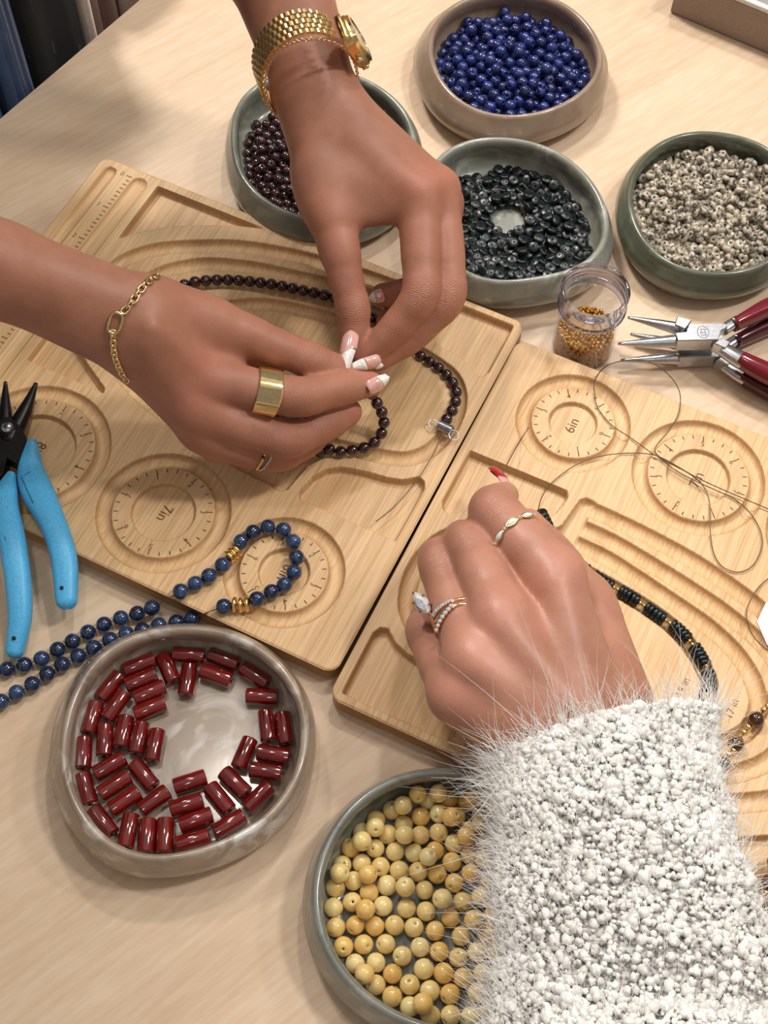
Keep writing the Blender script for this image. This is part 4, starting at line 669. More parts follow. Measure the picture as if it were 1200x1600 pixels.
for _ in range(60):                                       # push overlapping tubes apart
    pts = (_tc_[:, None]+_td[:, None]*_off[None, :, None]).reshape(-1, 3); own = np.repeat(np.arange(len(_tc_)), 3)
    d = pts[:, None]-pts[None]; L = np.sqrt((d**2).sum(-1))+1e-6; L[own[:, None] == own[None]] = 1e3
    f = (d/L[..., None]*np.clip(7.5-L, 0, None)[..., None]).sum(1)*0.2
    f = f.reshape(-1, 3, 3).mean(1); f[:, 2] = 0; _tc_ += f
    b = BOWLS['red']; x, y = _tc_[:, 0]-b['c'][0], _tc_[:, 1]-b['c'][1]
    for s in (-6.0, 6.0):
        ex, ey = x+_td[:, 0]*s, y+_td[:, 1]*s; q = np.hypot(ex, ey); over = np.clip(q+2.6-(rad(b, np.arctan2(ey, ex))-2.0), 0, None)
        _tc_[:, 0] -= ex/q*over*0.5; _tc_[:, 1] -= ey/q*over*0.5
def _tube_dir(i, p): return _td[i], rng.uniform(0, 6.28)
_tq = np.hypot(_tc_[:, 0]-b['c'][0], _tc_[:, 1]-b['c'][1]); _tth = np.arctan2(_tc_[:, 0]-b['c'][0], _tc_[:, 1]-b['c'][1]) % (2*np.pi)
_outer = _tq > np.sort(_tq)[len(_tq)//2-2]; _tlab = ['']*len(_tc_)
_tens = lambda n: _ord[n] if n < 20 else 'twenty '+_ord[n-20]
for _flag, _nm in ((True, 'outer'), (False, 'inner')):
    for _k, _i in enumerate(sorted(np.where(_outer == _flag)[0], key=lambda i: _tth[i])):
        _tlab[_i] = 'glossy red tube bead in the taupe bowl, %s ring, %s clockwise from the top' % (_nm, _tens(_k))
scatter('tube_bead', tube_me, _tc_, _tlab, 'bead', 'red tube beads in the taupe bowl', _tube_dir, size=0.01)

# ------------------------------------------------------------------ jar of gold seed beads
JC = at(909, 543, 0)
CLEAR = m_clear('clear_plastic'); CLEAR_RIM = m_clear('thick_clear_plastic', (232, 232, 240), 0.95)
jar = thing('jar', 'small open clear plastic jar half full of gold seed beads', 'jar', (JC[0], JC[1], 0))
body = [(0.01, 0.0), (14.6, 0.0), (15.7, 0.8), (15.9, 2.0), (15.9, 33.0), (15.6, 34.5)]
inner = [(14.9, 34.5), (15.1, 33.0), (15.1, 2.4), (14.4, 1.4), (0.01, 1.2)]
part('body', lathe(body+inner, 48, JC), CLEAR, jar)
part('neck', lathe([(15.6, 34.2), (17.0, 34.6), (17.3, 35.6), (17.3, 37.4), (16.6, 38.2), (16.4, 39.6), (16.8, 40.2), (16.4, 40.9), (16.4, 42.2), (16.8, 42.8), (16.4, 43.5), (16.4, 46.4), (17.0, 47.2), (17.1, 48.2), (16.6, 49.0), (15.6, 49.0), (15.1, 48.2), (15.0, 36.0), (14.9, 34.6)], 48, JC, closed=True), CLEAR_RIM, jar)
seed = bead_mesh('seed_bead', 1.2, 0.95, 0.34, BRASS, 10, 5)
_gp = baked('gold', JC[:2])
_view = np.array([0, 0, CAMH])-JC; _view /= np.linalg.norm(_view)
_o = np.argsort(-((_gp-JC)@_view+0.0*_gp[:, 2])); _gp = _gp[_o]
scatter('seed_bead', seed, _gp, 'one of the tiny gold seed beads filling the clear jar', 'bead', 'gold seed beads in the jar', any_dir)

# ------------------------------------------------------------------ threaded strands
def px3(pts, z):
    return [at(p[0], p[1], p[2] if len(p) > 2 else z) for p in pts]
def string_beads(parent, kind, me, pts, dirs=None, scale=1.0, label=None):
    pts = np.array(pts, float)
    if dirs is None: dirs = np.gradient(pts, axis=0) if len(pts) > 1 else np.array([[1, 0, 0]])
    for p, d in zip(pts, dirs):
        o = link(kind, me, parent, p)
        o.rotation_mode = 'QUATERNION'; o.rotation_quaternion = orient(None, d, rng.uniform(0, 6.28)); o.scale = (scale,)*3
        if label: o['label'] = label
LAPIS_D = m_bead('denim_lapis', [(0.36, (13, 18, 34)), (0.48, (26, 42, 78)), (0.60, (42, 68, 108)), (0.76, (98, 122, 152))], 230, 0.14, detail=6, dist=1.0, flecks=(700, (150, 166, 190), 0.70), rnd=(0.35, [(0, (16, 21, 38)), (0.5, (30, 48, 84)), (1, (62, 90, 132))]))

# blue necklace: two rows on the table, loop on the 6in dial
bl1 = [(-16, 1052, 4), (10.7, 1046, 4), (38.3, 1039, 4), (65, 1029.3, 4), (90, 1015, 4), (113.3, 1002.3, 4), (137.7, 988, 4), (162.7, 975.7, 4), (188.7, 966, 4), (214.3, 959, 4.5), (237.3, 950, 7)]
bl1b = [(282.3, 924), (305.3, 912), (326.7, 899.7), (347.5, 883)]
bl2 = [(376.7, 846.4), (395.3, 831.7), (418.5, 823.5), (443, 828), (458.2, 846.5), (463.2, 871), (459.2, 894.6), (444.5, 913.8), (424.3, 925), (401.4, 936.2)]
bl3 = [(349.8, 947.7)]
bl3b = [(300, 967, 4.5), (275.5, 972.5, 4), (248.3, 977, 4), (222.7, 985, 4), (197.3, 990.7, 4), (172, 1000, 4), (146.7, 1012.7, 4), (122.7, 1025.7, 4), (97.3, 1038.7, 4), (74, 1053.3, 4), (50.7, 1069.3, 4), (26, 1082.7, 4), (1.7, 1096.7, 4), (-22, 1110, 4)]
gs1 = [(358.2, 870.5), (363.6, 865.5), (369, 860.5)]
gs2 = [(366.2, 944.6), (376, 945.2), (385.5, 944.2)]
zb = BT+3.6
neck = thing('bead_necklace', 'blue stone bead strand with gold spacers looped over the dial beside the taupe bowl', 'necklace', (*at(300, 950)[:2], 0))
dl = bead_mesh('bead', 3.75, 3.6, 0.5, LAPIS_D, 24, 9)
for seq in (bl1, bl1b, bl2, bl3b): string_beads(neck, 'bead', dl, px3(seq, zb))
string_beads(neck, 'bead', dl, px3(bl3, zb), [[1, 0, 0]])
spc = bead_mesh('spacer', 3.7, 1.3, 0.6, GOLD, 24, 9, 2.2)
string_beads(neck, 'spacer', spc, px3(gs1, zb)); string_beads(neck, 'spacer', spc, px3(gs2, zb))
allp = px3(bl1, 4)+px3([(257, 939, BT+1.5)], 0)+px3(bl1b, zb)+px3(gs1, zb)+px3(bl2, zb)+px3(gs2[::-1], zb)+px3(bl3, zb)+px3([(326, 956, BT+1.5)], 0)+px3(bl3b, 4)
part('thread', tube(allp, 0.25, 6), WIRE, neck)

# dark red necklace: in the third track of board A, its free end lifted by the fingers
gm = bead_mesh('bead', 3.0, 2.9, 0.4, GARNET, 22, 9)
PINCH = at(578, 590, 40)
gpath = [on_board(BOARD_A, u, v, BT+1.3) for u, v in ((11.6, 143.6), (11.6, 152.5), (14.2, 160.5), (20.5, 166.5), (29.8, 170.2), (38.3, 172), (46.7, 174.3), (60, 178.5), (75, 183.5), (90, 185.6), (98, 184.9), (113.2, 181.8), (130.1, 177.9), (147, 172), (158.2, 166.3), (168, 159), (173.5, 148), (173, 136), (166, 123), (154, 114.5), (140, 109.3), (120, 105.5), (100, 102), (82, 99), (68, 98.5), (57, 99.5))]
gpath += px3([(512, 702, BT+2.0), (535, 706, BT+2.4), (556, 702, BT+2.8), (577, 697, BT+3.3), (592, 684, BT+5), (599.5, 667, BT+9), (598.5, 650, BT+14), (592, 635, BT+19), (584, 621, BT+24), (577, 606, BT+27)], 0)
gp = catmull(gpath, 10); gb = resample(gp, step=5.75)
gn = thing('bead_necklace', 'dark garnet bead strand lying in the board track, its end held in the fingers', 'necklace', (*at(600, 500)[:2], BT))
string_beads(gn, 'bead', gm, gb)
part('thread', tube(np.vstack([resample(gp, n=160), [PINCH]]), 0.25, 6), WIRE, gn)
# steel coil stopper closing the strand, with its two loops and wire tail
st = thing('bead_stopper', 'small steel coil spring stopper with two loops ending the dark bead strand', 'spring clip', (*at(695, 672)[:2], BT))
c0, c1 = at(685.5, 664, BT+2.6), at(706, 674, BT+2.6); ax = c1-c0; L = np.linalg.norm(ax); ax /= L
sd = np.cross(ax, [0, 0, 1.0]); upv = np.array([0, 0, 1.0])
tt = np.linspace(0, 1, 260); hel = c0+np.outer(tt*L, ax)+2.5*(np.outer(np.cos(tt*2*np.pi*13), sd)+np.outer(np.sin(tt*2*np.pi*13), upv))
part('coil', tube(hel, 0.3, 6), STEEL, st)
for c, r in ((at(677, 663, BT+2.8), 2.5), (at(709, 680, BT+2.8), 2.6)):
    a = np.linspace(0, 2*np.pi, 28, endpoint=False); w = np.array([0.35, -0.2, 1.0]); w /= np.linalg.norm(w); e = np.cross(w, ax); e /= np.linalg.norm(e); f = np.cross(w, e)
    part('loop', tube(c+r*(np.outer(np.cos(a), e)+np.outer(np.sin(a), f)), 0.3, 6, True), STEEL, st)
part('wire_tail', tube(catmull(px3([(697, 668, BT+5), (686, 690, BT+5), (674, 715, BT+3), (655, 745, BT+1.2), (632, 775, BT+1.0), (610, 797, BT+0.9), (587, 815, BT+0.8)], 0), 8), 0.25, 6), WIRE, st)

# dark green disc necklace with gold seed beads in track 4 of board B
zt = BT+0.7
jd = disc_mesh('disc', 3.3, 1.05, 0.5, JADE)
gsd = bead_mesh('gold_bead', 1.25, 1.05, 0.35, GOLD, 12, 7)
dn = thing('bead_necklace', 'dark green disc bead strand with gold seed beads in the track beside the hand', 'necklace', (*at(1000, 950)[:2], BT))
cen = [at(800+x/3, 750+y/3, zt) for x, y in ((200, 345), (312, 400), (425, 475), (548, 543), (670, 625), (788, 710), (880, 822), (924, 945), (880, 1075), (820, 1150))]
cp = catmull(cen, 12); sl = np.r_[0, np.cumsum(np.linalg.norm(np.diff(cp, axis=0), axis=1))]
def along(s): return np.array([np.interp(s, sl, cp[:, i]) for i in range(3)])
anchors = [sl[i*12] for i in range(len(cen))]
ds, gs = [], []
for k, s in enumerate(anchors[:9]):
    ds += [s+(j-2)*2.1 for j in range(5)]
    if k < 8:
        m = (s+anchors[k+1])/2; gs += [m-1.15, m+1.15]
tang = lambda s: along(s+0.6)-along(s-0.6)
string_beads(dn, 'disc', jd, [along(s) for s in ds], [tang(s)+rng.normal(0, 0.06, 3) for s in ds])
string_beads(dn, 'gold_bead', gsd, [along(s) for s in gs], [tang(s) for s in gs])
tg = bead_mesh('tiger_bead', 3.75, 3.6, 0.5, TIGER, 24, 9)
string_beads(dn, 'tiger_bead', tg, [at(1076, 1119, zt+1)], [[0.4, 1, 0]])
part('thread', tube(np.vstack([[at(845, 803, BT+12)], [at(857, 828, BT+4)], resample(cp, n=80)]), 0.25, 6), WIRE, dn)
string_beads(dn, 'disc', jd, px3([(845, 803, BT+12), (848, 809, BT+10), (851, 815, BT+8), (854, 821, BT+6), (857, 828, BT+4)], 0))

# brown tiger eye necklace in the outer tracks at the right edge
tn = thing('bead_necklace', 'brown banded round bead strand with gold beads in the outer board track', 'necklace', (*at(1150, 1150)[:2], BT))
zk = BT+1.6
ctr = [(1040+x/7.5, 1100+y/7.5) for x, y in ((1058, 182), (825, 465), (662, 705), (560, 1045))]
string_beads(tn, 'tiger_bead', tg, px3(ctr, zk+0.6))
g7 = bead_mesh('gold_bead', 1.75, 1.3, 0.4, GOLD, 14, 7)
gpx = [(1150, 70), (1200, 28), (968, 272), (918, 334), (795, 548), (738, 596), (600, 830), (562, 890)]
string_beads(tn, 'gold_bead', g7, px3([(1040+x/7.5, 1100+y/7.5) for x, y in gpx], zk+0.6), [at(900, 1250)-at(1000, 1100)]*8)
more = [(1214, 1086), (1232, 1060), (1248, 1030)]
string_beads(tn, 'tiger_bead', tg, px3(more, zk+0.4))
part('thread', tube(px3([(1255, 1010)]+more[::-1]+[(1200, 1105)]+ctr+[(1112, 1262), (1108, 1290)], zk), 0.25, 6), WIRE, tn)
tn2 = thing('bead_necklace', 'short end of dark brown beads at the board edge beside the sleeve', 'necklace', (*at(1190, 1400)[:2], BT))
string_beads(tn2, 'tiger_bead', tg, px3([(1202, 1380, BT+3.7), (1187, 1428, 5.5), (1212, 1348, BT+3.7)], 0), [[0.3, 1, 0]]*3)
string_beads(tn2, 'gold_bead', g7, px3([(1196, 1395, BT+3.6), (1190, 1407, BT+1.6)], 0), [[0.3, 1, 0]]*2)
pd = bead_mesh('dark_bead', 2.0, 1.2, 0.4, GARNET, 16, 7)
string_beads(tn2, 'dark_bead', pd, px3([(1169, 1410, BT+2.2), (1171, 1418, BT+2.2)], 0), [[0.2, 1, 0.1]]*2)
part('thread', tube(px3([(1216, 1330, BT+3.6), (1202, 1380, BT+3.6), (1187, 1428, 5.5), (1183, 1444, 1.0)], 0), 0.25, 6), WIRE, tn2)

# loose beading wire coiled over board B
wz = BT+0.6
def wire(pts, label, z=wz):
    P = catmull(px3(pts, z), 10)
    return whole('beading_wire', tube(P, 0.27, 6), WIRE, label, 'wire', P[0], 'loose beading wires on the board')
S3 = lambda ox, oy, k, P: [(ox+p[0]/k, oy+p[1]/k)+tuple(p[2:]) for p in P]
wire(S3(800, 400, 3, [(390, 665, 13), (384, 610, 14), (400, 560, 16), (450, 512, 20), (540, 488, 22), (620, 490, 22), (690, 520, 20), (755, 580, 16), (788, 650, 13.4), (780, 740, 13), (735, 820, 12.6), (680, 885, 12.6), (672, 920, 12.6), (720, 960, 12.6), (830, 1020, 12.8), (890, 1070, 12.8), (920, 1130, 12.8), (928, 1200, 13)])+S3(800, 750, 3, [(930, 250, 13), (945, 340, 13), (985, 405, 13), (1060, 432, 13), (1130, 400, 13), (1170, 320, 13), (1165, 240, 13), (1120, 160, 13), (1050, 95, 13), (960, 50, 13)])+S3(800, 400, 3, [(860, 1055, 13.4), (760, 1000, 13.4), (690, 945, 13.4)]), 'brown wire loop reaching from the 6in dial over the 7in dial')
wire(S3(800, 400, 3, [(120, 1200, 16), (140, 1130, 14), (190, 1060, 13), (290, 985, 13), (400, 942, 13), (520, 925, 13), (640, 928, 13.2), (720, 955, 13.6), (860, 1035, 13.8), (1000, 1100, 13.6), (1200, 1185, 13.4), (1290, 1220, 13)]), 'long brown wire curving from the index finger across the 7in dial')
wire(S3(800, 400, 3, [(385, 665, 13.2), (410, 725, 13), (470, 795, 13), (560, 855, 13), (670, 935, 14.2)]), 'short brown wire crossing from the 6in dial to the 7in dial')
wire([(783, 745, 40), (795, 720, 24), (812, 690, 14), (826, 668, 13)], 'thin brown wire rising to the red fingernail')
wire(S3(800, 750, 3, [(1230, 440, 13), (1160, 500, 13), (1110, 580, 13), (1100, 650, 13), (1130, 730, 13), (1200, 800, 12.8), (1260, 830, 13)]), 'brown wire curling at the right edge by the white card')

# ------------------------------------------------------------------ white card corner at the right edge
CARD = plain('white_card', (232, 230, 236), 0.6)
_q = [at(1185, 968, BT+3)[:2], at(1199, 938, BT+3)[:2], at(1290, 930, BT+3)[:2], at(1290, 1030, BT+3)[:2], at(1201, 1004, BT+3)[:2]]
whole('paper_card', prism(_q, BT+0.05, BT+0.6), CARD, 'corner of a small white card on the board at the right edge', 'card', (*_q[0], BT), smooth=False)

# ------------------------------------------------------------------ pliers with blue handles
BLUE_GRIP = plain('blue_vinyl_grip', (84, 180, 232), 0.42)
BLUE_DARK = plain('blue_grip_relief', (44, 130, 190), 0.5)
def grip(name, cl, hw, hz, mat, parent, seg=16):
    """cl: (px, py, z); hw half widths in px at that point, rounded end"""
    P = np.array(px3(cl, 0)); sc = np.array([np.linalg.norm(at(c[0]+1, c[1], c[2])-at(c[0], c[1], c[2])) for c in cl])
    W = np.asarray(hw, float)*sc; n = 6
    Q = catmull(np.c_[P, W, np.broadcast_to(hz, len(P))], n)
    e = Q[-1].copy(); dirv = Q[-1, :3]-Q[-2, :3]; dirv /= np.linalg.norm(dirv)
    add = []
    for t in np.linspace(0.15, 1, 7):
        c = math.sqrt(max(0, 1-t*t)); add.append([*(e[:3]+dirv*e[3]*0.9*t), max(e[3]*c, 0.15), max(e[4]*c, 0.15)])
    Q = np.vstack([Q, add])
    return part(name, sweep(Q[:, :3], Q[:, 3], Q[:, 4], seg, power=2.7), mat, parent)
bp = thing('pliers', 'needle nose pliers with bright blue handles and black jaws', 'pliers', (*at(20, 720)[:2], BT))
zj = BT+8
grip('handle', [(50, 692, zj), (48.5, 737, zj), (59, 769, zj), (80.5, 812, zj), (96, 855, zj-1), (102, 890, zj-2.5), (104, 938, zj-5)], [9, 21, 25, 21, 20.5, 20, 17], [3.5, 5, 5.5, 5.5, 5.5, 5.3, 4.6], BLUE_GRIP, bp)
grip('handle', [(19, 742, zj), (12, 765, zj), (8, 795, zj), (20, 850, zj), (29, 917, zj-4), (31, 967, zj-8), (23.5, 1016, zj-13)], [7, 16, 21, 21, 20, 18, 14.5], [3.5, 5, 5.5, 5.5, 5.5, 5.2, 4.4], BLUE_GRIP, bp)
for hp in ((96.5, 918.5, zj+0.6), (21.7, 997, zj-6.4)):
    p = at(*hp); part('hole', lathe([(0.01, 0.5), (0.75, 0.5), (0.9, 0.0), (0.75, -3), (0.01, -3)], 14, p), DARK_STEEL, bp)
def relief(pts, z):
    P = px3(pts, z); part('relief_line', tube(P, 0.28, 6), BLUE_DARK, bp)
relief([(47.5, 737), (33.5, 745.5), (52, 786)], zj+5.1); relief([(12, 793), (0, 798), (9, 845)], zj+5.2)
zz = zj+0.5
def jaw(tip, mid, base, w, name='jaw'):
    P = np.array([at(*base), at(*mid), at(*tip)]); P = catmull(P, 6); W = np.interp(np.linspace(0, 1, len(P)), [0, .5, 1], w)
    return part(name, sweep(P, W, W*0.9, 10, power=3), DARK_STEEL, bp)
jaw((56.5, 599, zz), (40, 640, zz), (12, 695, zz-1), [5.0, 3.2, 0.9])
jaw((8.6, 597, zz), (8.5, 640, zz), (8, 690, zz-1), [5.0, 2.9, 0.8])
body_px = [(2, 660), (15, 655), (33, 667), (39, 680), (45, 692), (40, 708), (28, 732), (14, 722), (6, 745), (-12, 762), (-20, 745), (-8, 690)]
auto_smooth(part('joint', prism([at(x, y, zz)[:2] for x, y in body_px], zz-4.2, zz+3.2, 0.8), DARK_STEEL, bp, False))
part('tang', prism([at(x, y, zz)[:2] for x, y in ((36, 690), (52, 690), (58, 720), (44, 735), (30, 725))], zz-3, zz+2.2, 0.6), DARK_STEEL, bp, False)
part('rivet', lathe([(0.01, 1.6), (1.4, 1.5), (2.6, 0.9), (3.0, 0.0), (3.0, -2)], 20, at(11.5, 668, zz+3.6)), STEEL, bp)

# ------------------------------------------------------------------ two pairs of steel pliers with dark red handles
RED_GRIP = plain('dark_red_vinyl_grip', (112, 20, 34), 0.16)
RED_GRIP2 = plain('maroon_vinyl_grip', (72, 16, 30), 0.16)
def steel_pliers(dx, dy, z, grip_mat, label, stamp):
    t = thing('pliers', label, 'pliers', (*at(1090+dx, 530+dy)[:2], 0))
    X = lambda x, y, dz=0: at(x+dx, y+dy, z+dz)
    def taper(pts, w, h, name='jaw', power=3.0):
        P = catmull(np.array([X(*p) for p in pts]), 6); n = len(P)
        return part(name, sweep(P, np.interp(np.linspace(0, 1, n), np.linspace(0, 1, len(w)), w), np.interp(np.linspace(0, 1, n), np.linspace(0, 1, len(h)), h), 12, power=power), STEEL, t)
    taper([(1062, 514), (1030, 506.5), (981, 496)], [3.2, 2.4, 0.7], [3.4, 2.4, 0.7], power=2.2)
    taper([(1056, 533.5), (1020, 535), (966, 537)], [3.6, 2.6, 0.7], [3.4, 2.4, 0.7], power=2.2)
    blk = lambda pts, a, b, n: auto_smooth(part(n, prism([X(*p)[:2] for p in pts], z+a, z+b, 0.5), STEEL, t, False))
    blk([(1074, 513.5), (1131, 513), (1134, 519), (1124, 525), (1119, 539), (1056, 540.5), (1052, 528), (1069, 526)], -4.5, 4.5, 'joint')
    blk([(1056, 501), (1079, 507), (1068, 521), (1052, 514)], -3.5, 3.9, 'shoulder')
    blk([(1126, 534.5), (1138, 541), (1131, 551), (1113, 543)], -3.5, 3.9, 'shoulder')
    taper([(1130, 516, 0), (1142, 508, 0), (1153, 503, -0.5)], [2.8, 2.8, 3.2], [2.6, 2.6, 3.0], 'shank')
    taper([(1128, 545, 0), (1146, 556, -0.3), (1162, 565, -0.8)], [3.6, 4.2, 4.6], [2.8, 3.0, 3.2], 'shank')
    s3 = lambda P: [(p[0]+dx, p[1]+dy, z+p[2]) for p in P]
    grip('handle', s3([(1147, 508, 0.4), (1168, 497, 0.3), (1205, 479, 0), (1250, 466, -0.5), (1300, 460, -1)]), [9, 11, 14, 15, 13], [4.2, 4.8, 5.2, 5.2, 4.8], grip_mat, t)
    grip('handle', s3([(1156, 561, -0.2), (1178, 573, -0.3), (1215, 590, -0.5), (1260, 604, -0.8), (1310, 612, -1)]), [12, 14, 16, 16, 14], [4.2, 4.8, 5.2, 5.2, 4.8], grip_mat, t)
    if stamp:
        c = X(1095.5, 527)[:2]; a = np.linspace(0, 2*np.pi, 30, endpoint=False); zt_ = z+4.56
        ring = tube(np.stack([c[0]+2.9*np.cos(a), c[1]+3.6*np.sin(a), np.full(30, zt_)], 1), 0.12, 5, True)
        sq = []
        for k, (x0, y0) in enumerate(((-1.4, 1.4), (0.3, 1.5), (-1.5, -0.2), (0.2, -0.1), (-1.2, -1.8), (0.4, -1.7))):
            w = np.linspace(0, 1, 9); sq.append(tube(np.stack([c[0]+x0+w*1.3, c[1]+y0+0.45*np.sin(w*9+k), np.full(9, zt_)], 1), 0.11, 5))
        part('maker_stamp', join(ring, *sq), DARK_STEEL, t)
    return t
steel_pliers(0, 0, 18.6, RED_GRIP, 'steel round nose pliers with dark red handles, upper of the two pairs', True)
steel_pliers(4, 26, 6.2, RED_GRIP2, 'steel pliers with maroon handles lying underneath the upper pair', False)

# ------------------------------------------------------------------ box at the top right corner
BOX = plain('taupe_box_board', (150, 130, 118), 0.6); BOXRIM = plain('white_box_rim', (226, 220, 214), 0.5); BOXIN = plain('grey_box_lining', (150, 146, 142), 0.6)
b0, b1 = at(1047, 20), at(1200, 85); bd = (b1-b0)/np.linalg.norm(b1-b0); bn = np.array([-bd[1], bd[0], 0])
if bn[1] < 0: bn = -bn
def bx(u0, u1, w0, w1, z0, z1, bev=0.0): return prism([(b0+bd*u+bn*w)[:2] for u, w in ((u0, w0), (u1, w0), (u1, w1), (u0, w1))], z0, z1, bev)
sb = thing('storage_box', 'taupe box with a white rim standing at the back right corner', 'box', (*(b0+bd*80+bn*50)[:2], 0))
part('base', bx(0.6, 159.4, 0.6, 99.4, 0, 2.0), BOX, sb, False)
part('side_panel', join(bx(0, 160, 0, 3, 1.2, 26), bx(0, 160, 97, 100, 1.2, 26), bx(0, 3, 3, 97, 1.2, 26), bx(157, 160, 3, 97, 1.2, 26)), BOX, sb, False)
part('rim', join(bx(0.2, 159.8, 0.2, 4, 26, 29, 0.4), bx(0.2, 159.8, 96, 99.8, 26, 29, 0.4), bx(0.2, 4, 4, 96, 26, 29), bx(156, 159.8, 4, 96, 26, 29)), BOXRIM, sb, False)
part('tray', bx(4, 156, 4, 96, 22, 24.5), BOXIN, sb, False)

# ------------------------------------------------------------------ hands: a distance field per hand, meshed as one continuous skin
def surface_nets(D, org, h):
    ins = D < 0
    nx, ny, nz = D.shape
    c = [(0,0,0),(1,0,0),(0,1,0),(1,1,0),(0,0,1),(1,0,1),(0,1,1),(1,1,1)]
    sl = lambda A, o: A[o[0]:nx-1+o[0], o[1]:ny-1+o[1], o[2]:nz-1+o[2]]
    cnt = sum(sl(ins, o).astype(np.int8) for o in c)
    act = (cnt > 0) & (cnt < 8)
    I = np.argwhere(act); idx = np.full(act.shape, -1, np.int64); idx[act] = np.arange(len(I))
    val = np.stack([D[I[:, 0]+o[0], I[:, 1]+o[1], I[:, 2]+o[2]] for o in c], 1)
    acc = np.zeros((len(I), 3)); n = np.zeros(len(I))
    for a in range(8):
        for b in range(a+1, 8):
            if sum(abs(x-y) for x, y in zip(c[a], c[b])) != 1: continue
            m = (val[:, a] < 0) != (val[:, b] < 0)
            t = np.where(m, val[:, a]/(val[:, a]-val[:, b]+1e-12), 0)[:, None]
            acc += np.where(m[:, None], np.array(c[a])+t*(np.array(c[b])-np.array(c[a])), 0); n += m
    V = (I+acc/n[:, None])*h+org
    F = []
    for ax in range(3):
        u, v = (ax+1) % 3, (ax+2) % 3
        e = [slice(None)]*3; e[ax] = slice(0, -1); f = [slice(None)]*3; f[ax] = slice(1, None)
        A, B = ins[tuple(e)], ins[tuple(f)]
        Q = np.argwhere(A != B); s = A[tuple(Q.T)]
        ok = (Q[:, u] > 0) & (Q[:, v] > 0) & (Q[:, u] < D.shape[u]-1) & (Q[:, v] < D.shape[v]-1); Q, s = Q[ok], s[ok]
        du = np.zeros(3, int); du[u] = 1; dv = np.zeros(3, int); dv[v] = 1
        q = [idx[tuple((Q-x).T)] for x in (0*du, du, du+dv, dv)]
        F.append(np.stack([np.where(s, q[0], q[3]), np.where(s, q[1], q[2]), np.where(s, q[2], q[1]), np.where(s, q[3], q[0])], 1))
    return V, np.concatenate(F)
def smin(a, b, k):
    h = np.maximum(k-np.abs(a-b), 0)/k
    return np.minimum(a, b)-h*h*k*0.25
class Field:
    def __init__(self, lo, hi, h):
        self.h = h; self.org = np.array(lo, float); n = np.ceil((np.array(hi)-lo)/h).astype(int)+1
        self.ax = [(self.org[i]+np.arange(n[i])*h).astype(np.float32) for i in range(3)]; self.n = n
    def empty(self): return np.full(self.n, 50.0, np.float32)
    def cone(self, D, a, b, ra, rb, k, flat=None, margin=11.0):
        """smooth-union a tapered capsule into D; flat = (unit normal, factor) squashes it along the normal"""
        a, b = np.asarray(a, float), np.asarray(b, float); R = max(ra, rb)+margin
        lo, hi = np.minimum(a, b)-R, np.maximum(a, b)+R
        s = tuple(slice(max(0, int((lo[i]-self.org[i])/self.h)), max(0, int((hi[i]-self.org[i])/self.h)+2)) for i in range(3))
        x = self.ax[0][s[0]][:, None, None]-a[0]; y = self.ax[1][s[1]][None, :, None]-a[1]; z = self.ax[2][s[2]][None, None, :]-a[2]
        if x.size == 0 or y.size == 0 or z.size == 0: return
        ba = b-a; L2 = ba@ba+1e-9
        t = np.clip((x*ba[0]+y*ba[1]+z*ba[2])/L2, 0, 1)
        x, y, z = x-t*ba[0], y-t*ba[1], z-t*ba[2]
        if flat is not None:
            nrm, f = flat; w = (x*nrm[0]+y*nrm[1]+z*nrm[2])*(f-1); x, y, z = x+w*nrm[0], y+w*nrm[1], z+w*nrm[2]
        d = np.sqrt(x*x+y*y+z*z)-(ra+(rb-ra)*t)
        D[s] = smin(D[s], d.astype(np.float32), k)
def chain(fld, D, P, R, k, sub=5, flat=None):
    """smooth tapered limb through joints P with radii R"""
    Q = np.c_[np.array(P, float), np.array(R, float)]
    out = [Q[0]]                                             # bends rounded over a short stretch either side of the joint
    for i in range(1, len(Q)-1):
        a, b, c = Q[i]+(Q[i-1]-Q[i])*0.24, Q[i], Q[i]+(Q[i+1]-Q[i])*0.24
        for t in (0, 0.33, 0.67, 1): out.append((1-t)**2*a+2*t*(1-t)*(b*1.0)+t*t*c)
    out.append(Q[-1])
    for a, b in zip(out[:-1], out[1:]): fld.cone(D, a[:3], b[:3], a[3], b[3], k, flat)
def J(*t): return at(t[0], t[1], t[2])
SKIN = {}
def hand(spec, h=1.1):
    """spec: palm = list of (p, q, rp, rq) in photo px + height; fingers = dict name -> [(px, py, z, r), ...]"""
    pts, rad_ = [], []
    for a, b, ra, rb in spec['palm']: pts += [J(*a), J(*b)]; rad_ += [ra, rb]
    for f in spec['fingers'].values(): pts += [J(*j) for j in f]; rad_ += [j[3] for j in f]
    pts, rad_ = np.array(pts), np.array(rad_)[:, None]
    lo, hi = (pts-rad_).min(0)-4, (pts+rad_).max(0)+4
    fld = Field(lo, hi, h)
    P = fld.empty()
    for a, b, ra, rb in spec['palm']: fld.cone(P, J(*a), J(*b), ra, rb, spec.get('k', 9.0))
    out = P.copy()
    for name, f in spec['fingers'].items():
        D = fld.empty(); Q = [J(*j) for j in f]; R = [j[3] for j in f]
        chain(fld, D, Q, R, 1.2)
        n = len(Q)
        out = np.minimum(out, smin(P, D, spec.get('kf', 6.0)))
    for p, q, r, k in spec.get('carve', []):              # folds and hollows
        D = fld.empty(); fld.cone(D, J(*p), J(*q), r, r, 0.1)
        out = -smin(-out, D, k) if False else np.maximum(out, -D+0*D) if k <= 0 else -smin(-out, -(-D), k)
    # light blur so creases read as skin
    for ax in range(3):
        out = (np.roll(out, 1, ax)+2*out+np.roll(out, -1, ax))/4
    return surface_nets(out, fld.org, h)
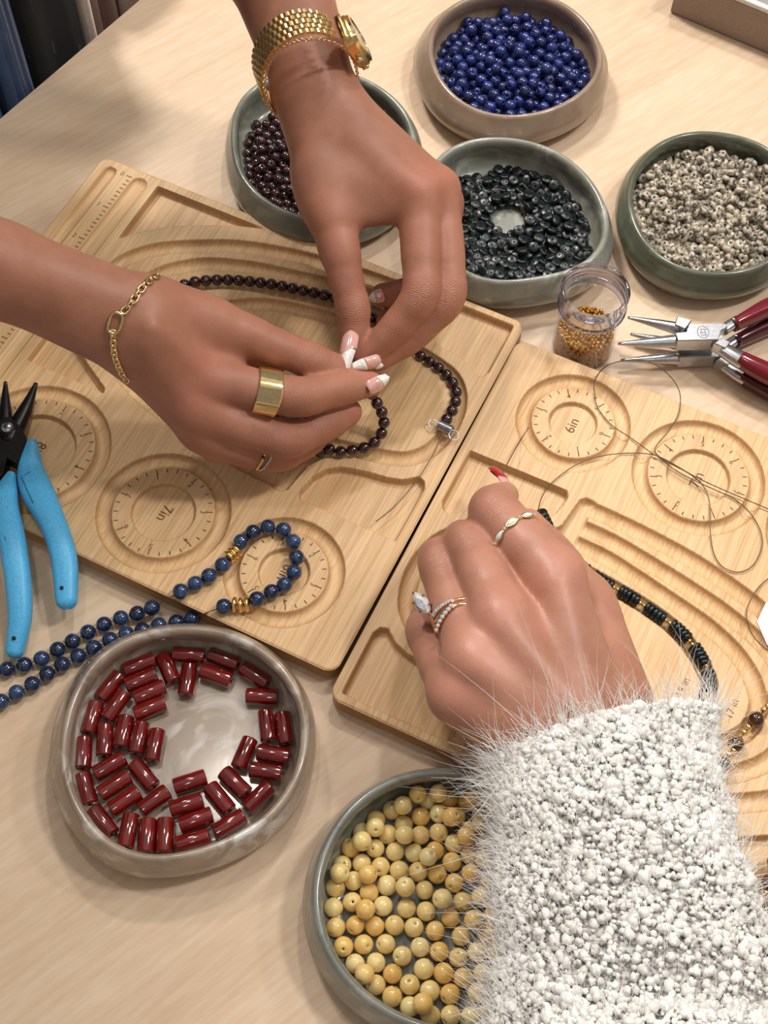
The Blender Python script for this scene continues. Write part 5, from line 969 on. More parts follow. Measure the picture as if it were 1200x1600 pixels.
def finish_skin(o, V, F, joints, lines):
    """tone: redder knuckles and fingertips; fold_s / fold_w: distance along the finger from a joint and how folded the skin is there"""
    me = o.data; tone = np.zeros(len(V), np.float32); fs = np.zeros(len(V), np.float32); fw = np.zeros(len(V), np.float32)
    for p, r, w in joints: tone = np.maximum(tone, w*np.exp(-((V-p)**2).sum(1)/(2*r*r)))
    for p, ax, r, amp in lines:
        d = V-p; w = amp*np.exp(-(d*d).sum(1)/(2*(r*0.62)**2)); m = w > fw
        fs[m] = (d@ax)[m]; fw[m] = w[m]
    for n_, a_ in (('tone', tone), ('fold_s', fs), ('fold_w', fw)):
        a = me.attributes.new(n_, 'FLOAT', 'POINT'); a.data.foreach_set('value', a_)
def m_skin(name, base, red, dark, rough=0.5):
    M = Mat(name); at_ = M.n('ShaderNodeAttribute', attribute_name='tone')
    v = M.coords(); n1 = M.noise(v, 45, 4, 0.6); n2 = M.noise(v, 420, 3, 0.6); n3 = M.noise(v, 1300, 2)
    c = M.ramp(n1, [(0.3, dark), (0.6, base)])
    c = M.mix(c, red, M.math('MULTIPLY', at_.outputs['Fac'], 0.75))
    c = M.mix(c, tuple(x*0.86 for x in base), M.math('MULTIPLY', M.ramp(n2, [(0.5, (0, 0, 0)), (0.75, (255, 255, 255))]), 0.22))
    M.color(c); M.set(Roughness=rough); b = M.b
    b.inputs['Specular IOR Level'].default_value = 0.45
    b.inputs['Subsurface Weight'].default_value = 0.22; b.inputs['Subsurface Scale'].default_value = 0.003
    b.inputs['Subsurface Radius'].default_value = (1.0, 0.35, 0.18)
    cell = M.n('ShaderNodeTexVoronoi', feature='DISTANCE_TO_EDGE'); cell.inputs['Scale'].default_value = 750; M.l(v, cell.inputs['Vector'])
    hgt = M.math('ADD', M.math('MULTIPLY', cell.outputs['Distance'], 0.8), M.math('MULTIPLY', n3, 0.5))
    fs = M.n('ShaderNodeAttribute', attribute_name='fold_s').outputs['Fac']; fw = M.n('ShaderNodeAttribute', attribute_name='fold_w').outputs['Fac']
    ph = M.math('ADD', M.math('MULTIPLY', fs, 3.3), M.math('MULTIPLY', M.noise(v, 330, 2), 9.0))
    fold = M.math('MULTIPLY', M.math('POWER', M.math('ABSOLUTE', M.math('SINE', ph)), 0.5), fw)
    M.bump(M.math('ADD', hgt, M.math('MULTIPLY', fold, 7.0)), 0.3, 0.00028); return M.m
SKIN_A = m_skin('warm_brown_skin', (176, 122, 98), (192, 122, 102), (158, 106, 84))
SKIN_B = m_skin('tan_skin', (178, 128, 106), (200, 138, 120), (160, 110, 90), 0.42)

RH = dict(palm=[((-420, 250, 190), (0, 420, 128), 24, 17), ((-420, 270, 180), (0, 425, 120), 22, 17),
                ((0, 412, 128), (222, 490, 100), 17, 15.5), ((0, 430, 118), (212, 538, 90), 16.5, 15),
                ((222, 492, 100), (320, 594, 71), 15, 10.3), ((218, 515, 96), (306, 634, 64), 15, 9.8), ((214, 536, 90), (316, 670, 51), 13.5, 9.2), ((212, 540, 86), (342, 690, 41), 12.5, 8.2),
                ((228, 485, 98), (330, 510, 82), 13, 10), ((300, 500, 84), (345, 555, 72), 10, 9), ((345, 545, 68), (425, 566, 58), 9, 6.5), ((238, 512, 109.5), (310, 584, 79.5), 2.2, 2.4), ((228, 536, 103), (292, 622, 73.5), 2.2, 2.4),
                ((345, 640, 54), (425, 650, 44), 8, 6.5), ((340, 680, 42), (405, 696, 33), 8, 6.5)],
          k=8.0,
          fingers=dict(index=[(318, 594, 71, 10.8), (395, 608, 68, 9.3), (470, 622, 62, 9.1), (533, 607, 54, 7.8), (579, 600, 47, 6.1)],
                       middle=[(304, 634, 64.5, 10.6), (375, 664, 55, 9.3), (450, 688, 46, 9.1), (512, 662, 41, 7.8), (545, 644, 38, 6.4)],
                       ring=[(315, 670, 51, 9.6), (378, 700, 41, 8.4), (438, 712, 33, 8.0), (480, 690, 29, 7.2), (508, 670, 27, 6.2)],
                       pinky=[(342, 690, 40, 8.2), (375, 702, 31, 7.2), (405, 708, 24, 6.8), (440, 704, 21.5, 6.2), (465, 694, 20.5, 5.4)],
                       thumb=[(258, 478, 97, 11), (330, 499, 86, 9.8), (390, 524, 77, 8.8), (440, 545, 70, 8.0), (484, 563, 62, 8.4), (524, 578, 54, 7.2), (548, 585, 49, 5.8)]))
LH = dict(palm=[((330, -420, 230), (408, -60, 124), 26, 19.5), ((360, -420, 230), (446, -60, 124), 26, 19.5),
                ((408, -60, 124), (470, 130, 106), 19.5, 13.5), ((446, -60, 124), (512, 138, 106), 19.5, 13.5), ((520, 333, 86), (598, 334, 84), 9.5, 3.6),
                ((478, 140, 106), (652, 305, 88), 13.5, 10.6), ((500, 145, 106), (682, 296, 84), 13, 10), ((502, 150, 100), (690, 318, 70), 12, 9.6), ((500, 155, 96), (676, 335, 58), 12, 9),
                ((474, 150, 104), (500, 285, 90), 12.5, 11), ((492, 190, 98), (545, 285, 90), 12, 11.5), ((505, 180, 98), (600, 285, 90), 12, 11), ((500, 285, 90), (650, 308, 86), 10.5, 9.5), ((505, 320, 84), (640, 312, 84), 9, 8.5), ((560, 225, 103), (648, 294, 96.3), 2.2, 2.4), ((610, 230, 97), (676, 285, 91.7), 2.0, 2.2)],
          fingers=dict(index=[(655, 303, 88, 10.6), (657, 385, 80, 9.2), (660, 462, 71, 8.8), (612, 520, 56, 7.5), (566, 560, 47, 5.8)],
                       middle=[(684, 296, 84, 10), (695, 385, 73, 9.2), (702, 467, 62, 8.8), (640, 529, 48, 7.5), (592, 562, 43, 5.8)],
                       ring=[(690, 318, 70, 9.6), (692, 385, 57, 8.6), (685, 442, 46, 8.0), (636, 458, 40, 7.2), (597, 461, 37, 5.9)],
                       pinky=[(676, 335, 58, 8.6), (674, 400, 44, 7.4), (668, 455, 33, 6.9), (634, 492, 29, 6.3), (604, 501, 27, 5.4)],
                       thumb=[(498, 270, 92, 11.5), (516, 335, 85, 10.6), (531, 392, 78, 9.6), (541, 438, 70, 7.7), (552, 482, 61, 8.2), (554, 522, 53, 6.9), (551, 548, 48, 5.7)]))
BH = dict(palm=[((1090, 1950, 110), (990, 1500, 76), 25, 22), ((990, 1500, 76), (910, 1200, 72), 22, 19), ((868, 1205, 70), (985, 1500, 75), 15, 18), ((930, 1140, 70), (980, 1330, 74), 15, 18),
                ((925, 1140, 70), (866, 902, 84), 16, 11.3), ((900, 1150, 72), (782, 964, 88), 16, 11.4), ((875, 1165, 72), (740, 1030, 84), 16, 11), ((855, 1180, 70), (712, 1086, 76), 15, 10.3),
                ((958, 1100, 60), (912, 945, 54), 15, 12), ((866, 905, 76), (912, 945, 58), 10, 10), ((918, 1095, 84.5), (868, 915, 92.6), 2.4, 2.8), ((890, 1105, 86), (788, 980, 96.2), 2.4, 2.8), ((868, 1125, 84.5), (750, 1042, 92), 2.4, 2.6), ((836, 925, 74), (806, 905, 66), 9, 8), ((765, 985, 72), (735, 950, 62), 9, 8)],
          fingers=dict(index=[(866, 902, 84, 11.6), (817, 848, 83, 11.1), (769, 799, 76, 10.9), (777, 787, 56, 8.8), (789, 774, 42, 6.4)],
                       middle=[(782, 964, 88, 11.2), (757, 902, 83, 10.2), (729, 849, 74, 9.5), (722, 842, 50, 8.4), (738, 850, 33, 6.8)],
                       ring=[(740, 1030, 84, 10.8), (712, 955, 77, 9.5), (684, 874, 67, 9.0), (690, 866, 44, 8.0), (708, 878, 29, 6.4)],
                       pinky=[(712, 1086, 76, 10.0), (687, 1035, 68, 8.8), (663, 985, 58, 8.2), (668, 965, 40, 7.2), (690, 960, 29, 6)],
                       thumb=[(960, 1095, 60, 14), (914, 942, 53, 11.4), (866, 868, 42, 9.2), (826, 818, 33, 7.0)]))
def V3_cam(p):
    d = np.array([0, 0, CAMH])-p; return d/np.linalg.norm(d)
def build_arm(name, spec, mat, parent, h=1.15):
    V, F = hand(spec, h)
    o = part(name, (V, F), mat, parent)
    jt, ln = [], []
    for fn, f in spec['fingers'].items():
        Q = [J(*j) for j in f]; R = [j[3] for j in f]; last = len(Q)-1
        for i, q in enumerate(Q):
            w = {0: 0.0 if fn == 'thumb' else 0.75, last: 0.7}.get(i, 0.3); jt.append((q+np.array([0, 0, R[i]*0.8]), R[i]*0.9, w))
        for i, amp in (((4, 1.0),) if fn == 'thumb' and len(Q) > 5 else ((2, 1.0), (3, 0.45)) if fn != 'thumb' else ()):
            ax = Q[min(i+1, last)]-Q[i-1]; ax /= np.linalg.norm(ax); c_ = V3_cam(Q[i]); ln.append((Q[i]+c_*R[i]*0.85, ax, R[i], amp))
    finish_skin(o, V, F, jt, ln)
    return o, V, F
pA = thing('person', 'person in blue jeans threading beads, wearing a gold watch and rings', 'person', (*at(60, 60)[:2], -740))
pB = thing('person', 'person in a fuzzy white sleeve reaching from the bottom, red nails', 'person', (*at(985, 1500)[:2], -740))
armR, armR_V, armR_F = build_arm('right_arm', RH, SKIN_A, pA)
armL, armL_V, armL_F = build_arm('left_arm', LH, SKIN_A, pA)
armB, armB_V, armB_F = build_arm('left_arm', BH, SKIN_B, pB)

# ------------------------------------------------------------------ nails
from mathutils.bvhtree import BVHTree
def bvh(V, F): return BVHTree.FromPolygons([Vector(v) for v in V], [tuple(int(i) for i in f) for f in F])
BV_R, BV_L, BV_B = bvh(armR_V, armR_F), bvh(armL_V, armL_F), bvh(armB_V, armB_F)
CAMP = Vector((0, 0, CAMH))
def surf(bv, px, py):
    """point and normal where the photo ray through (px, py) meets the skin"""
    d = (Vector(at(px, py, 0))-CAMP).normalized(); loc, nrm, _, _ = bv.ray_cast(CAMP, d)
    if loc is None:
        return None, None
    n = np.array(nrm); n = n if n@np.array(d) < 0 else -n
    return np.array(loc), n
NAIL = Mat('nail_pink'); NAIL.set(Base_Color=(*lin((222, 170, 160)), 1), Roughness=0.15); NAIL.b.inputs['Coat Weight'].default_value = 1.0
NAIL.color(NAIL.ramp(NAIL.noise(NAIL.coords(), 250, 2), [(0.3, (216, 160, 150)), (0.7, (228, 180, 170))]))
NAIL_W = plain('nail_white_tip', (240, 236, 230), 0.15); NAIL_R = plain('nail_red_tip', (168, 22, 46), 0.12)
def nail(arm, base, tip, nrm, w, split, tipmat, taper=0.55, curve=0.32, slant=0.0):
    B, T, N = [np.array(v, float) for v in (base, tip, nrm)]
    ax = T-B; L = np.linalg.norm(ax); ax /= L; N -= ax*(N@ax); N /= np.linalg.norm(N); sd = np.cross(ax, N)
    def plate(t0, t1, n=9, lift=0.0):
        rows = []
        for t in np.linspace(t0, t1, n):
            ww = w/2*(math.sqrt(max(0.0, 1-max(0, (0.16-t)/0.16)**2*0.6)))*(1-taper*max(0, (t-0.45)/0.55)**1.5)
            if t > 0.93: ww *= math.sqrt(max(0.05, 1-((t-0.93)/0.075)**2))
            for s in np.linspace(-1, 1, 9):
                tt = t+slant*s*(1 if 0 < t0 or t == t1 else 0)*(0 if t > 0.9 else 1)
                rows.append(B+ax*L*tt+sd*ww*s+N*(lift+w*curve*(1-s*s)+0.06*L*math.sin(math.pi*min(1, t))-0.3))
        V = np.array(rows); m = len(V); V = np.vstack([V, V-N*0.55]); F = []
        for i in range(n-1):
            for k in range(8):
                q = (i*9+k, i*9+k+1, (i+1)*9+k+1, (i+1)*9+k); F += [q, tuple(m+x for x in q[::-1])]
        edge = [i for i in range(9)]+[i*9+8 for i in range(1, n)]+[(n-1)*9+k for k in range(7, -1, -1)]+[i*9 for i in range(n-2, 0, -1)]
        for a, b in zip(edge, edge[1:]+edge[:1]): F.append((a, m+a, m+b, b))
        return V, F
    part('nail', plate(0, split), NAIL.m, arm)
    part('nail_tip', plate(split, 1.0, lift=0.05), tipmat, arm)
V3 = lambda *a: np.array(a, float)
toC = lambda p: (V3(0, 0, CAMH)-p)/np.linalg.norm(V3(0, 0, CAMH)-p)
def on(bv, px, py, z, lift=0.5):
    p, n_ = surf(bv, px, py)
    return J(px, py, z) if p is None else p+toC(p)*lift
nail(armL, on(BV_L, 549, 519, 60), J(540, 580, 57), toC(J(545, 550, 55))*1.0+V3(-0.25, 0, 0), 8.0, 0.55, NAIL_W, 0.6, 0.28, 0.13)
nail(armL, J(594, 562, 53), J(546, 575, 55), V3(0.1, -0.8, 0.6), 6.4, 0.5, NAIL_W, 0.6, 0.25, 0.05)
nail(armL, J(578, 569, 50), J(599, 571.5, 48), V3(0.1, -0.6, 0.8), 4.4, 0.45, NAIL_W, 0.7, 0.2)
nail(armL, on(BV_L, 600, 460, 43), J(577, 466.5, 41), toC(J(590, 460, 40))+V3(-0.5, 0.1, 0), 7.0, 0.6, NAIL_W, 0.6, 0.3)
nail(armR, on(BV_R, 574, 609, 50, 0.4), J(606, 588.5, 53), toC(J(590, 600, 48))+V3(0.45, -0.4, 0), 7.6, 0.6, NAIL_W, 0.55, 0.28, 0.06)
nail(armR, J(549, 586, 51), J(567, 589, 46), V3(0.35, 0.55, 0.75), 7.0, 0.6, NAIL_W, 0.6, 0.28)
nail(armB, J(800, 779, 46), J(766, 733, 33), V3(0.75, 0.45, 0.45), 9.0, 0.5, NAIL_R, 0.55, 0.3)

# ------------------------------------------------------------------ rings
def ring_frame(spec, finger, i, t):
    f = spec['fingers'][finger]; a, b = J(*f[i]), J(*f[i+1]); c = a+(b-a)*t; ax = (b-a)/np.linalg.norm(b-a)
    up = toC(c); up = up-ax*(up@ax); up /= np.linalg.norm(up); sd = np.cross(ax, up); r = f[i][3]+(f[i+1][3]-f[i][3])*t
    return c, ax, up, sd, r
def circle(c, u, v, r, n=64): 
    a = np.arange(n)/n*2*np.pi; return c+r*(np.outer(np.cos(a), u)+np.outer(np.sin(a), v))
# wide faceted band on the index finger
c, ax, up, sd, r = ring_frame(RH, 'index', 1, 0.26)
t = thing('ring', 'wide pale gold band with flat facets on the index finger above the garnet strand', 'ring', c)
n = 60; a = np.arange(n)/n*2*np.pi; rr = r+1.1+0.3*np.abs(np.sin(a*4.5)); V, F = [], []
tilt = up*0.10
prof = [(-5.4, -0.7), (-5.4, 0.25), (-5.0, 0.6), (0, 0.65), (5.0, 0.6), (5.4, 0.25), (5.4, -0.7)]
for x, y in prof:
    V.append(c+ax*x+(rr+y)[:, None]*(np.outer(np.cos(a), up)+np.outer(np.sin(a), sd))+np.outer(np.cos(a), ax)*0.9)
m = len(prof); F = [(i*n+k, i*n+(k+1) % n, ((i+1) % m)*n+(k+1) % n, ((i+1) % m)*n+k) for i in range(m) for k in range(n)]
auto_smooth(part('band', (np.concatenate(V), F), PALE_GOLD, t), 25)
# two thin crossing bands on the ring finger
c, ax, up, sd, r = ring_frame(RH, 'ring', 1, 0.55)
t = thing('ring', 'thin crossed silver and gold bands with dark stones on the lower finger', 'ring', c)
a = np.arange(48)/48*2*np.pi
for s, mt, nm in ((1, STEEL, 'silver_band'), (-1, GOLD, 'gold_band')):
    P = c+(r+0.55)*(np.outer(np.cos(a), up)+np.outer(np.sin(a), sd))+np.outer(s*1.9*np.cos(a+s*0.9)+s*0.5, ax)
    part(nm, tube(P, 0.62, 8, True), mt, t)
GEM_DARK = plain('dark_gem', (40, 26, 30), 0.08)
for q in (-0.25, 0.0, 0.25):
    p = c+(r+1.1)*(math.cos(q)*up+math.sin(q)*sd)-ax*(2.4*math.cos(q-0.9)+0.4)
    part('dark_stone', ellipsoid(p, (0.8, 0.8, 0.8), 10, 6), GEM_DARK, t)

DIAMOND = Mat('diamond'); DIAMOND.set(Base_Color=(0.96, 0.97, 1, 1), Roughness=0.02, IOR=2.2); DIAMOND.b.inputs['Transmission Weight'].default_value = 0.15; DIAMOND.b.inputs['Metallic'].default_value = 0.35; DIAMOND.b.inputs['Coat Weight'].default_value = 1.0
DIAMOND.color(DIAMOND.ramp(DIAMOND.noise(DIAMOND.coords(), 800, 1), [(0.35, (214, 218, 226)), (0.65, (252, 252, 255))]))
OPAL = Mat('opal'); OPAL.color(OPAL.ramp(OPAL.noise(OPAL.coords(rand=True), 500, 3, 0.5, 1.0), [(0.3, (196, 220, 224)), (0.5, (230, 234, 232)), (0.7, (206, 226, 222)), (0.85, (236, 220, 214))])); OPAL.set(Roughness=0.08); OPAL.b.inputs['Coat Weight'].default_value = 1.0
def flatpart(*a): return part(*a, smooth=False)
def marquise(p, along, nrm, L, Wd, H, n=16, facet=True):
    """pointed oval cut stone: table, crown, girdle, pavilion"""
    along = along/np.linalg.norm(along); nrm = nrm-along*(nrm@along); nrm /= np.linalg.norm(nrm); sd = np.cross(nrm, along)
    a = np.arange(n)/n*2*np.pi; x = np.cos(a); y = np.sign(np.sin(a))*np.abs(np.sin(a))**1.35*(1-0.25*np.abs(np.cos(a)))
    V = [p+np.outer(x*L/2*k, along)+np.outer(y*Wd/2*k, sd)+nrm*h for k, h in ((0.5, H*0.45), (0.82, H*0.28), (1.0, 0.0), (1.0, -H*0.08), (0.5, -H*0.4), (0.05, -H*0.6))]
    F = [tuple(range(n))]
    for i in range(5):
        for k in range(n): F.append((i*n+k, (i+1)*n+k, (i+1)*n+(k+1) % n, i*n+(k+1) % n))
    F.append(tuple(reversed(range(5*n, 6*n)))); return np.concatenate(V), F
# opal band on the other person's index finger
c, ax, up, sd, r = ring_frame(BH, 'index', 1, 0.12)
t = thing('ring', 'slim gold ring of marquise opals on the index finger with the red nail', 'ring', c)
a = np.arange(64)/64*2*np.pi
part('band', tube(c+(r+0.5)*(np.outer(np.cos(a), up)+np.outer(np.sin(a), sd)), 0.6, 8, True), GOLD, t)
for q in (-1.05, -0.42, 0.22, 0.86):
    d = math.cos(q)*up+math.sin(q)*sd; e = -math.sin(q)*up+math.cos(q)*sd
    part('opal', marquise(c+(r+1.0)*d, e, d, 5.4, 2.5, 2.0), OPAL.m, t)
    part('opal_setting', tube(np.array([c+(r+1.0)*d+e*2.85*math.cos(w)+ax*1.45*math.sin(w)*(1-0.25*abs(math.cos(w))) for w in np.arange(20)/20*2*np.pi]), 0.3, 6, True), GOLD, t)
    q2 = q+0.32; d = math.cos(q2)*up+math.sin(q2)*sd
    part('small_diamond', ellipsoid(c+(r+1.2)*d, (0.75, 0.75, 0.75), 10, 6), DIAMOND.m, t)
# stacked diamond rings on the ring finger
c, ax, up, sd, r = ring_frame(BH, 'ring', 0, 0.80)
t = thing('ring', 'gold diamond band stacked highest on the ring finger', 'ring', c)
P = c+(r+0.55)*(np.outer(np.cos(a), up)+np.outer(np.sin(a), sd))+ax*2.2
part('band', tube(P, 0.85, 8, True), ROSE_GOLD, t)
# side of the finger that carries the stones: towards the left of the picture
lft = at(640, 940, 75)-c; qs = math.atan2(lft@sd, lft@up)
for k in range(9):
    q = qs*(0.02+k*0.085); d = math.cos(q)*up+math.sin(q)*sd; e = -math.sin(q)*up+math.cos(q)*sd
    flatpart('baguette_diamond', marquise(c+(r+1.35)*d+ax*2.2, e, d, 1.9, 1.7, 1.2, 8), DIAMOND.m, t)
t2 = thing('ring', 'gold engagement ring with a large marquise diamond and a pointed row of diamonds', 'ring', c-ax*1.0)
P2 = c+(r+0.55)*(np.outer(np.cos(a), up)+np.outer(np.sin(a), sd))-ax*0.4
part('band', tube(P2, 0.75, 8, True), ROSE_GOLD, t2)
for k in range(7):
    q = qs*(0.05+k*0.12); d = math.cos(q)*up+math.sin(q)*sd; dip = -0.6-0.75*k
    p = c+(r+1.5)*d+ax*dip
    flatpart('round_diamond', marquise(p, -math.sin(q)*up+math.cos(q)*sd, d, 2.3, 2.3, 1.8, 10), DIAMOND.m, t2)
    part('prong_setting', lathe([(0.3, -1.6), (0.9, -0.9), (1.2, -0.2), (1.25, 0.1), (1.05, 0.1), (0.9, -0.3)], 10, p, d), ROSE_GOLD, t2)
q = qs*0.80; d = math.cos(q)*up+math.sin(q)*sd
pc = J(659, 943, 79); al = J(672, 959, 77)-J(648, 927, 79)
flatpart('marquise_diamond', marquise(pc, al, toC(pc)+V3(-0.35, 0, 0), 11.5, 6.2, 5.0, 16), DIAMOND.m, t2)
al_ = al/np.linalg.norm(al); nn = toC(pc)+V3(-0.35, 0, 0); nn -= al_*(nn@al_); nn /= np.linalg.norm(nn); s2 = np.cross(nn, al_)
for x, y in ((5.6, 0), (-5.6, 0), (2.2, 2.6), (-2.2, 2.6), (2.2, -2.6), (-2.2, -2.6)):
    p = pc+al_*x+s2*y; part('prong', tube(np.array([p-nn*3.2+(pc-p)*0.25, p-nn*0.5, p+nn*0.8, p+nn*0.9+(pc-p)*0.12]), 0.42, 6), ROSE_GOLD, t2)
w_ = np.arange(24)/24*2*np.pi
part('basket', tube(np.array([pc-nn*2.2+al_*3.9*math.cos(x)+s2*2.0*math.sin(x) for x in w_]), 0.45, 6, True), ROSE_GOLD, t2)
part('basket_stem', tube(np.array([pc-nn*2.3, (pc-nn*4+P2[0]*0)/1.0, c+(r+0.4)*d-ax*1.0]), 0.9, 8), ROSE_GOLD, t2)

# ------------------------------------------------------------------ chain bracelet on the right wrist
br = thing('bracelet', 'gold paperclip chain bracelet with a larger clasp link on the wrist', 'bracelet', J(205, 480, 100))
wp = [(244, 434), (238, 437), (231, 443), (222, 452), (213, 464), (204, 476), (194, 486), (186, 493), (181, 503), (178, 517), (178, 531), (179, 545), (182, 559), (187, 571), (193, 583), (199, 591), (204, 597)]
pts = []
for x, y in wp:
    p, n_ = surf(BV_R, x, y)
    if p is None: p = pts[-1][0]+(J(x, y, 80)-pts[-1][0])*0.0+(J(x, y, (pts[-1][0][2]))-pts[-1][0]) if pts else J(x, y, 95); n_ = pts[-1][1] if pts else V3(0, 0, 1)
    pts.append((p, n_))
bp_ = np.array([p+n_*1.1 for p, n_ in pts]); bn_ = np.array([n_ for p, n_ in pts])
Q = resample(catmull(np.c_[bp_, bn_], 8), step=0.5); sl_ = np.r_[0, np.cumsum(np.linalg.norm(np.diff(Q[:, :3], axis=0), axis=1))]
def at_s(s): return np.array([np.interp(s, sl_, Q[:, i]) for i in range(6)])
def oval_link(parent, s, L, Wd, wire_r, flip, mat, name='link'):
    q = at_s(s); d = at_s(s+0.8)[:3]-at_s(s-0.8)[:3]; d /= np.linalg.norm(d); nn = q[3:]; nn = nn-d*(nn@d); nn /= np.linalg.norm(nn); s_ = np.cross(d, nn)
    if flip: s_ = (s_*0.45+nn*0.9)
    a = np.arange(24)/24*2*np.pi; X = np.sign(np.cos(a))*np.abs(np.cos(a))**0.7*L/2; Y = np.sign(np.sin(a))*np.abs(np.sin(a))**0.7*Wd/2
    part(name, tube(q[:3]+np.outer(X, d)+np.outer(Y, s_), wire_r, 7, True, up=nn), mat, parent)
big = sl_[np.argmin(np.linalg.norm(Q[:, :3]-np.array(surf(BV_R, 180, 503)[0]), axis=1))]
s = 0.8; k = 0
while s < sl_[-1]-0.5:
    if abs(s-big) > 4.6:
        up_part = s < big
        oval_link(br, s, 4.0 if up_part else 3.0, 2.5 if up_part else 2.1, 0.5, k % 2 == 1, PALE_GOLD)
        s += 3.0 if up_part else 2.2
    else: s += 1.0
    k += 1
oval_link(br, big, 9.2, 5.2, 0.72, False, PALE_GOLD, 'clasp_link')

# ------------------------------------------------------------------ gold watch and thin chain on the left wrist
wa = J(493, 152, 103)-J(437, 10, 142); wa /= np.linalg.norm(wa)
wc = J(479, 110, 115); wup = toC(wc); wup -= wa*(wup@wa); wup /= np.linalg.norm(wup); wsd = np.cross(wa, wup)
if proj((wc+wsd*10)[None])[0][0] < proj(wc[None])[0][0]: wsd = -wsd
_ph = math.radians(54)                                     # the loose band leans up the forearm
wup, wa = wup*math.cos(_ph)-wa*math.sin(_ph), wa*math.cos(_ph)+wup*math.sin(_ph)
def wpt(th, r=0.0, x=0.0):
    """around the wrist: th = 0 on top, positive towards picture right"""
    return wc+wsd*(22.4+r)*math.sin(th)+wup*(34.0+r)*math.cos(th)+wa*x
wt = thing('wristwatch', 'gold wristwatch with a five row link band on the raised wrist', 'watch', wc)
def wlink(name, th0, th1, x0, x1, r0, r1, mat):
    ths = np.linspace(th0, th1, 4); V = []
    for th in ths:
        for (x, rr) in ((x0, r0), (x0+0.25, r1), (x1-0.25, r1), (x1, r0)): V.append(wpt(th, rr-(0.35 if th in (ths[0], ths[-1]) and rr == r1 else 0), x))
    F = []
    for i in range(3):
        for k in range(4): F.append((i*4+k, i*4+(k+1) % 4, (i+1)*4+(k+1) % 4, (i+1)*4+k))
    F += [(3, 2, 1, 0), (12, 13, 14, 15)]
    part(name, (np.array(V), F), mat, wt, False)
rows = [(-6.8, -4.3), (-4.1, -1.6), (-1.4, 1.4), (1.6, 4.1), (4.3, 6.8)]
step = 0.125; th = -2.9; k = 0
while th < 3.4:
    if not (0.80 < th < 2.02):
        for j, (x0, x1) in enumerate(rows):
            o_ = step*0.5*(j % 2); wlink('band_link', th+o_+0.008, th+o_+step-0.008, x0, x1, 0.0, 1.7, LINK_GOLD)
    th += step
# case on the outer side of the wrist
ct = 1.40; cc = wpt(ct, 2.2, 0.0); cz = wpt(ct, 12, 0)-wpt(ct, 0, 0); cz /= np.linalg.norm(cz)
cx = wa-cz*(wa@cz); cx /= np.linalg.norm(cx); cy = np.cross(cz, cx); Rm = np.stack([cx, cy, cz], 1)
def case_ring(hx, hy, z, n=48, p=3.2):
    a = np.arange(n)/n*2*np.pi; return cc+(np.stack([hx*np.sign(np.cos(a))*np.abs(np.cos(a))**(2/p), hy*np.sign(np.sin(a))*np.abs(np.sin(a))**(2/p), np.full(n, z)], 1))@Rm.T
def loft(rings, cap=True):
    n = len(rings[0]); V = np.concatenate(rings); F = [(i*n+k, i*n+(k+1) % n, (i+1)*n+(k+1) % n, (i+1)*n+k) for i in range(len(rings)-1) for k in range(n)]
    if cap: F += [tuple(reversed(range(n))), tuple(range((len(rings)-1)*n, len(rings)*n))]
    return V, F
auto_smooth(part('case', loft([case_ring(8.4, 12.0, -2.6), case_ring(9.2, 13.0, -1.8), case_ring(9.4, 13.2, 2.4), case_ring(8.8, 12.6, 3.4)]), GOLD, wt), 30)
auto_smooth(part('bezel', loft([case_ring(8.8, 12.6, 3.3), case_ring(8.6, 12.4, 4.6), case_ring(7.4, 11.2, 5.0), case_ring(7.2, 11.0, 4.2)]), PALE_GOLD, wt), 30)
part('dial', loft([case_ring(7.2, 11.0, 4.0), case_ring(7.2, 11.0, 4.3)]), plain('watch_dial', (232, 224, 206), 0.3), wt)
part('crown', lathe([(0.01, 0), (1.6, 0), (1.7, 0.4), (1.7, 1.8), (1.4, 2.3), (0.01, 2.4)], 16, cc+cx*9.3+cz*0.4, cx), PALE_GOLD, wt)
for sy in (-1, 1):
    part('lug', loft([case_ring(6.9, 1.2, -1.5)+cy*sy*13.2, case_ring(6.9, 1.6, 1.6)+cy*sy*13.4]), GOLD, wt)
cb = thing('bracelet', 'thin gold rope chain worn just below the wristwatch', 'bracelet', wpt(0, 1, 9))
cth = np.linspace(-2.8, 3.4, 120)
for i, th in enumerate(cth):
    p = wpt(th, -0.2, 8.6+0.9*math.sin(th*3)); d = wpt(th+0.02, -0.2, 8.6+0.9*math.sin((th+0.02)*3))-p; d /= np.linalg.norm(d)
    u_ = wpt(th, 2, 8.6)-wpt(th, 0, 8.6); u_ /= np.linalg.norm(u_); s_ = np.cross(d, u_); a = np.arange(12)/12*2*np.pi
    e_ = (u_+s_)/1.414 if i % 2 else (u_-s_)/1.414
    part('chain_link', tube(p+np.outer(np.cos(a)*1.0, d)+np.outer(np.sin(a)*0.75, e_), 0.28, 5, True, up=np.cross(d, e_)), ROSE_GOLD, cb)

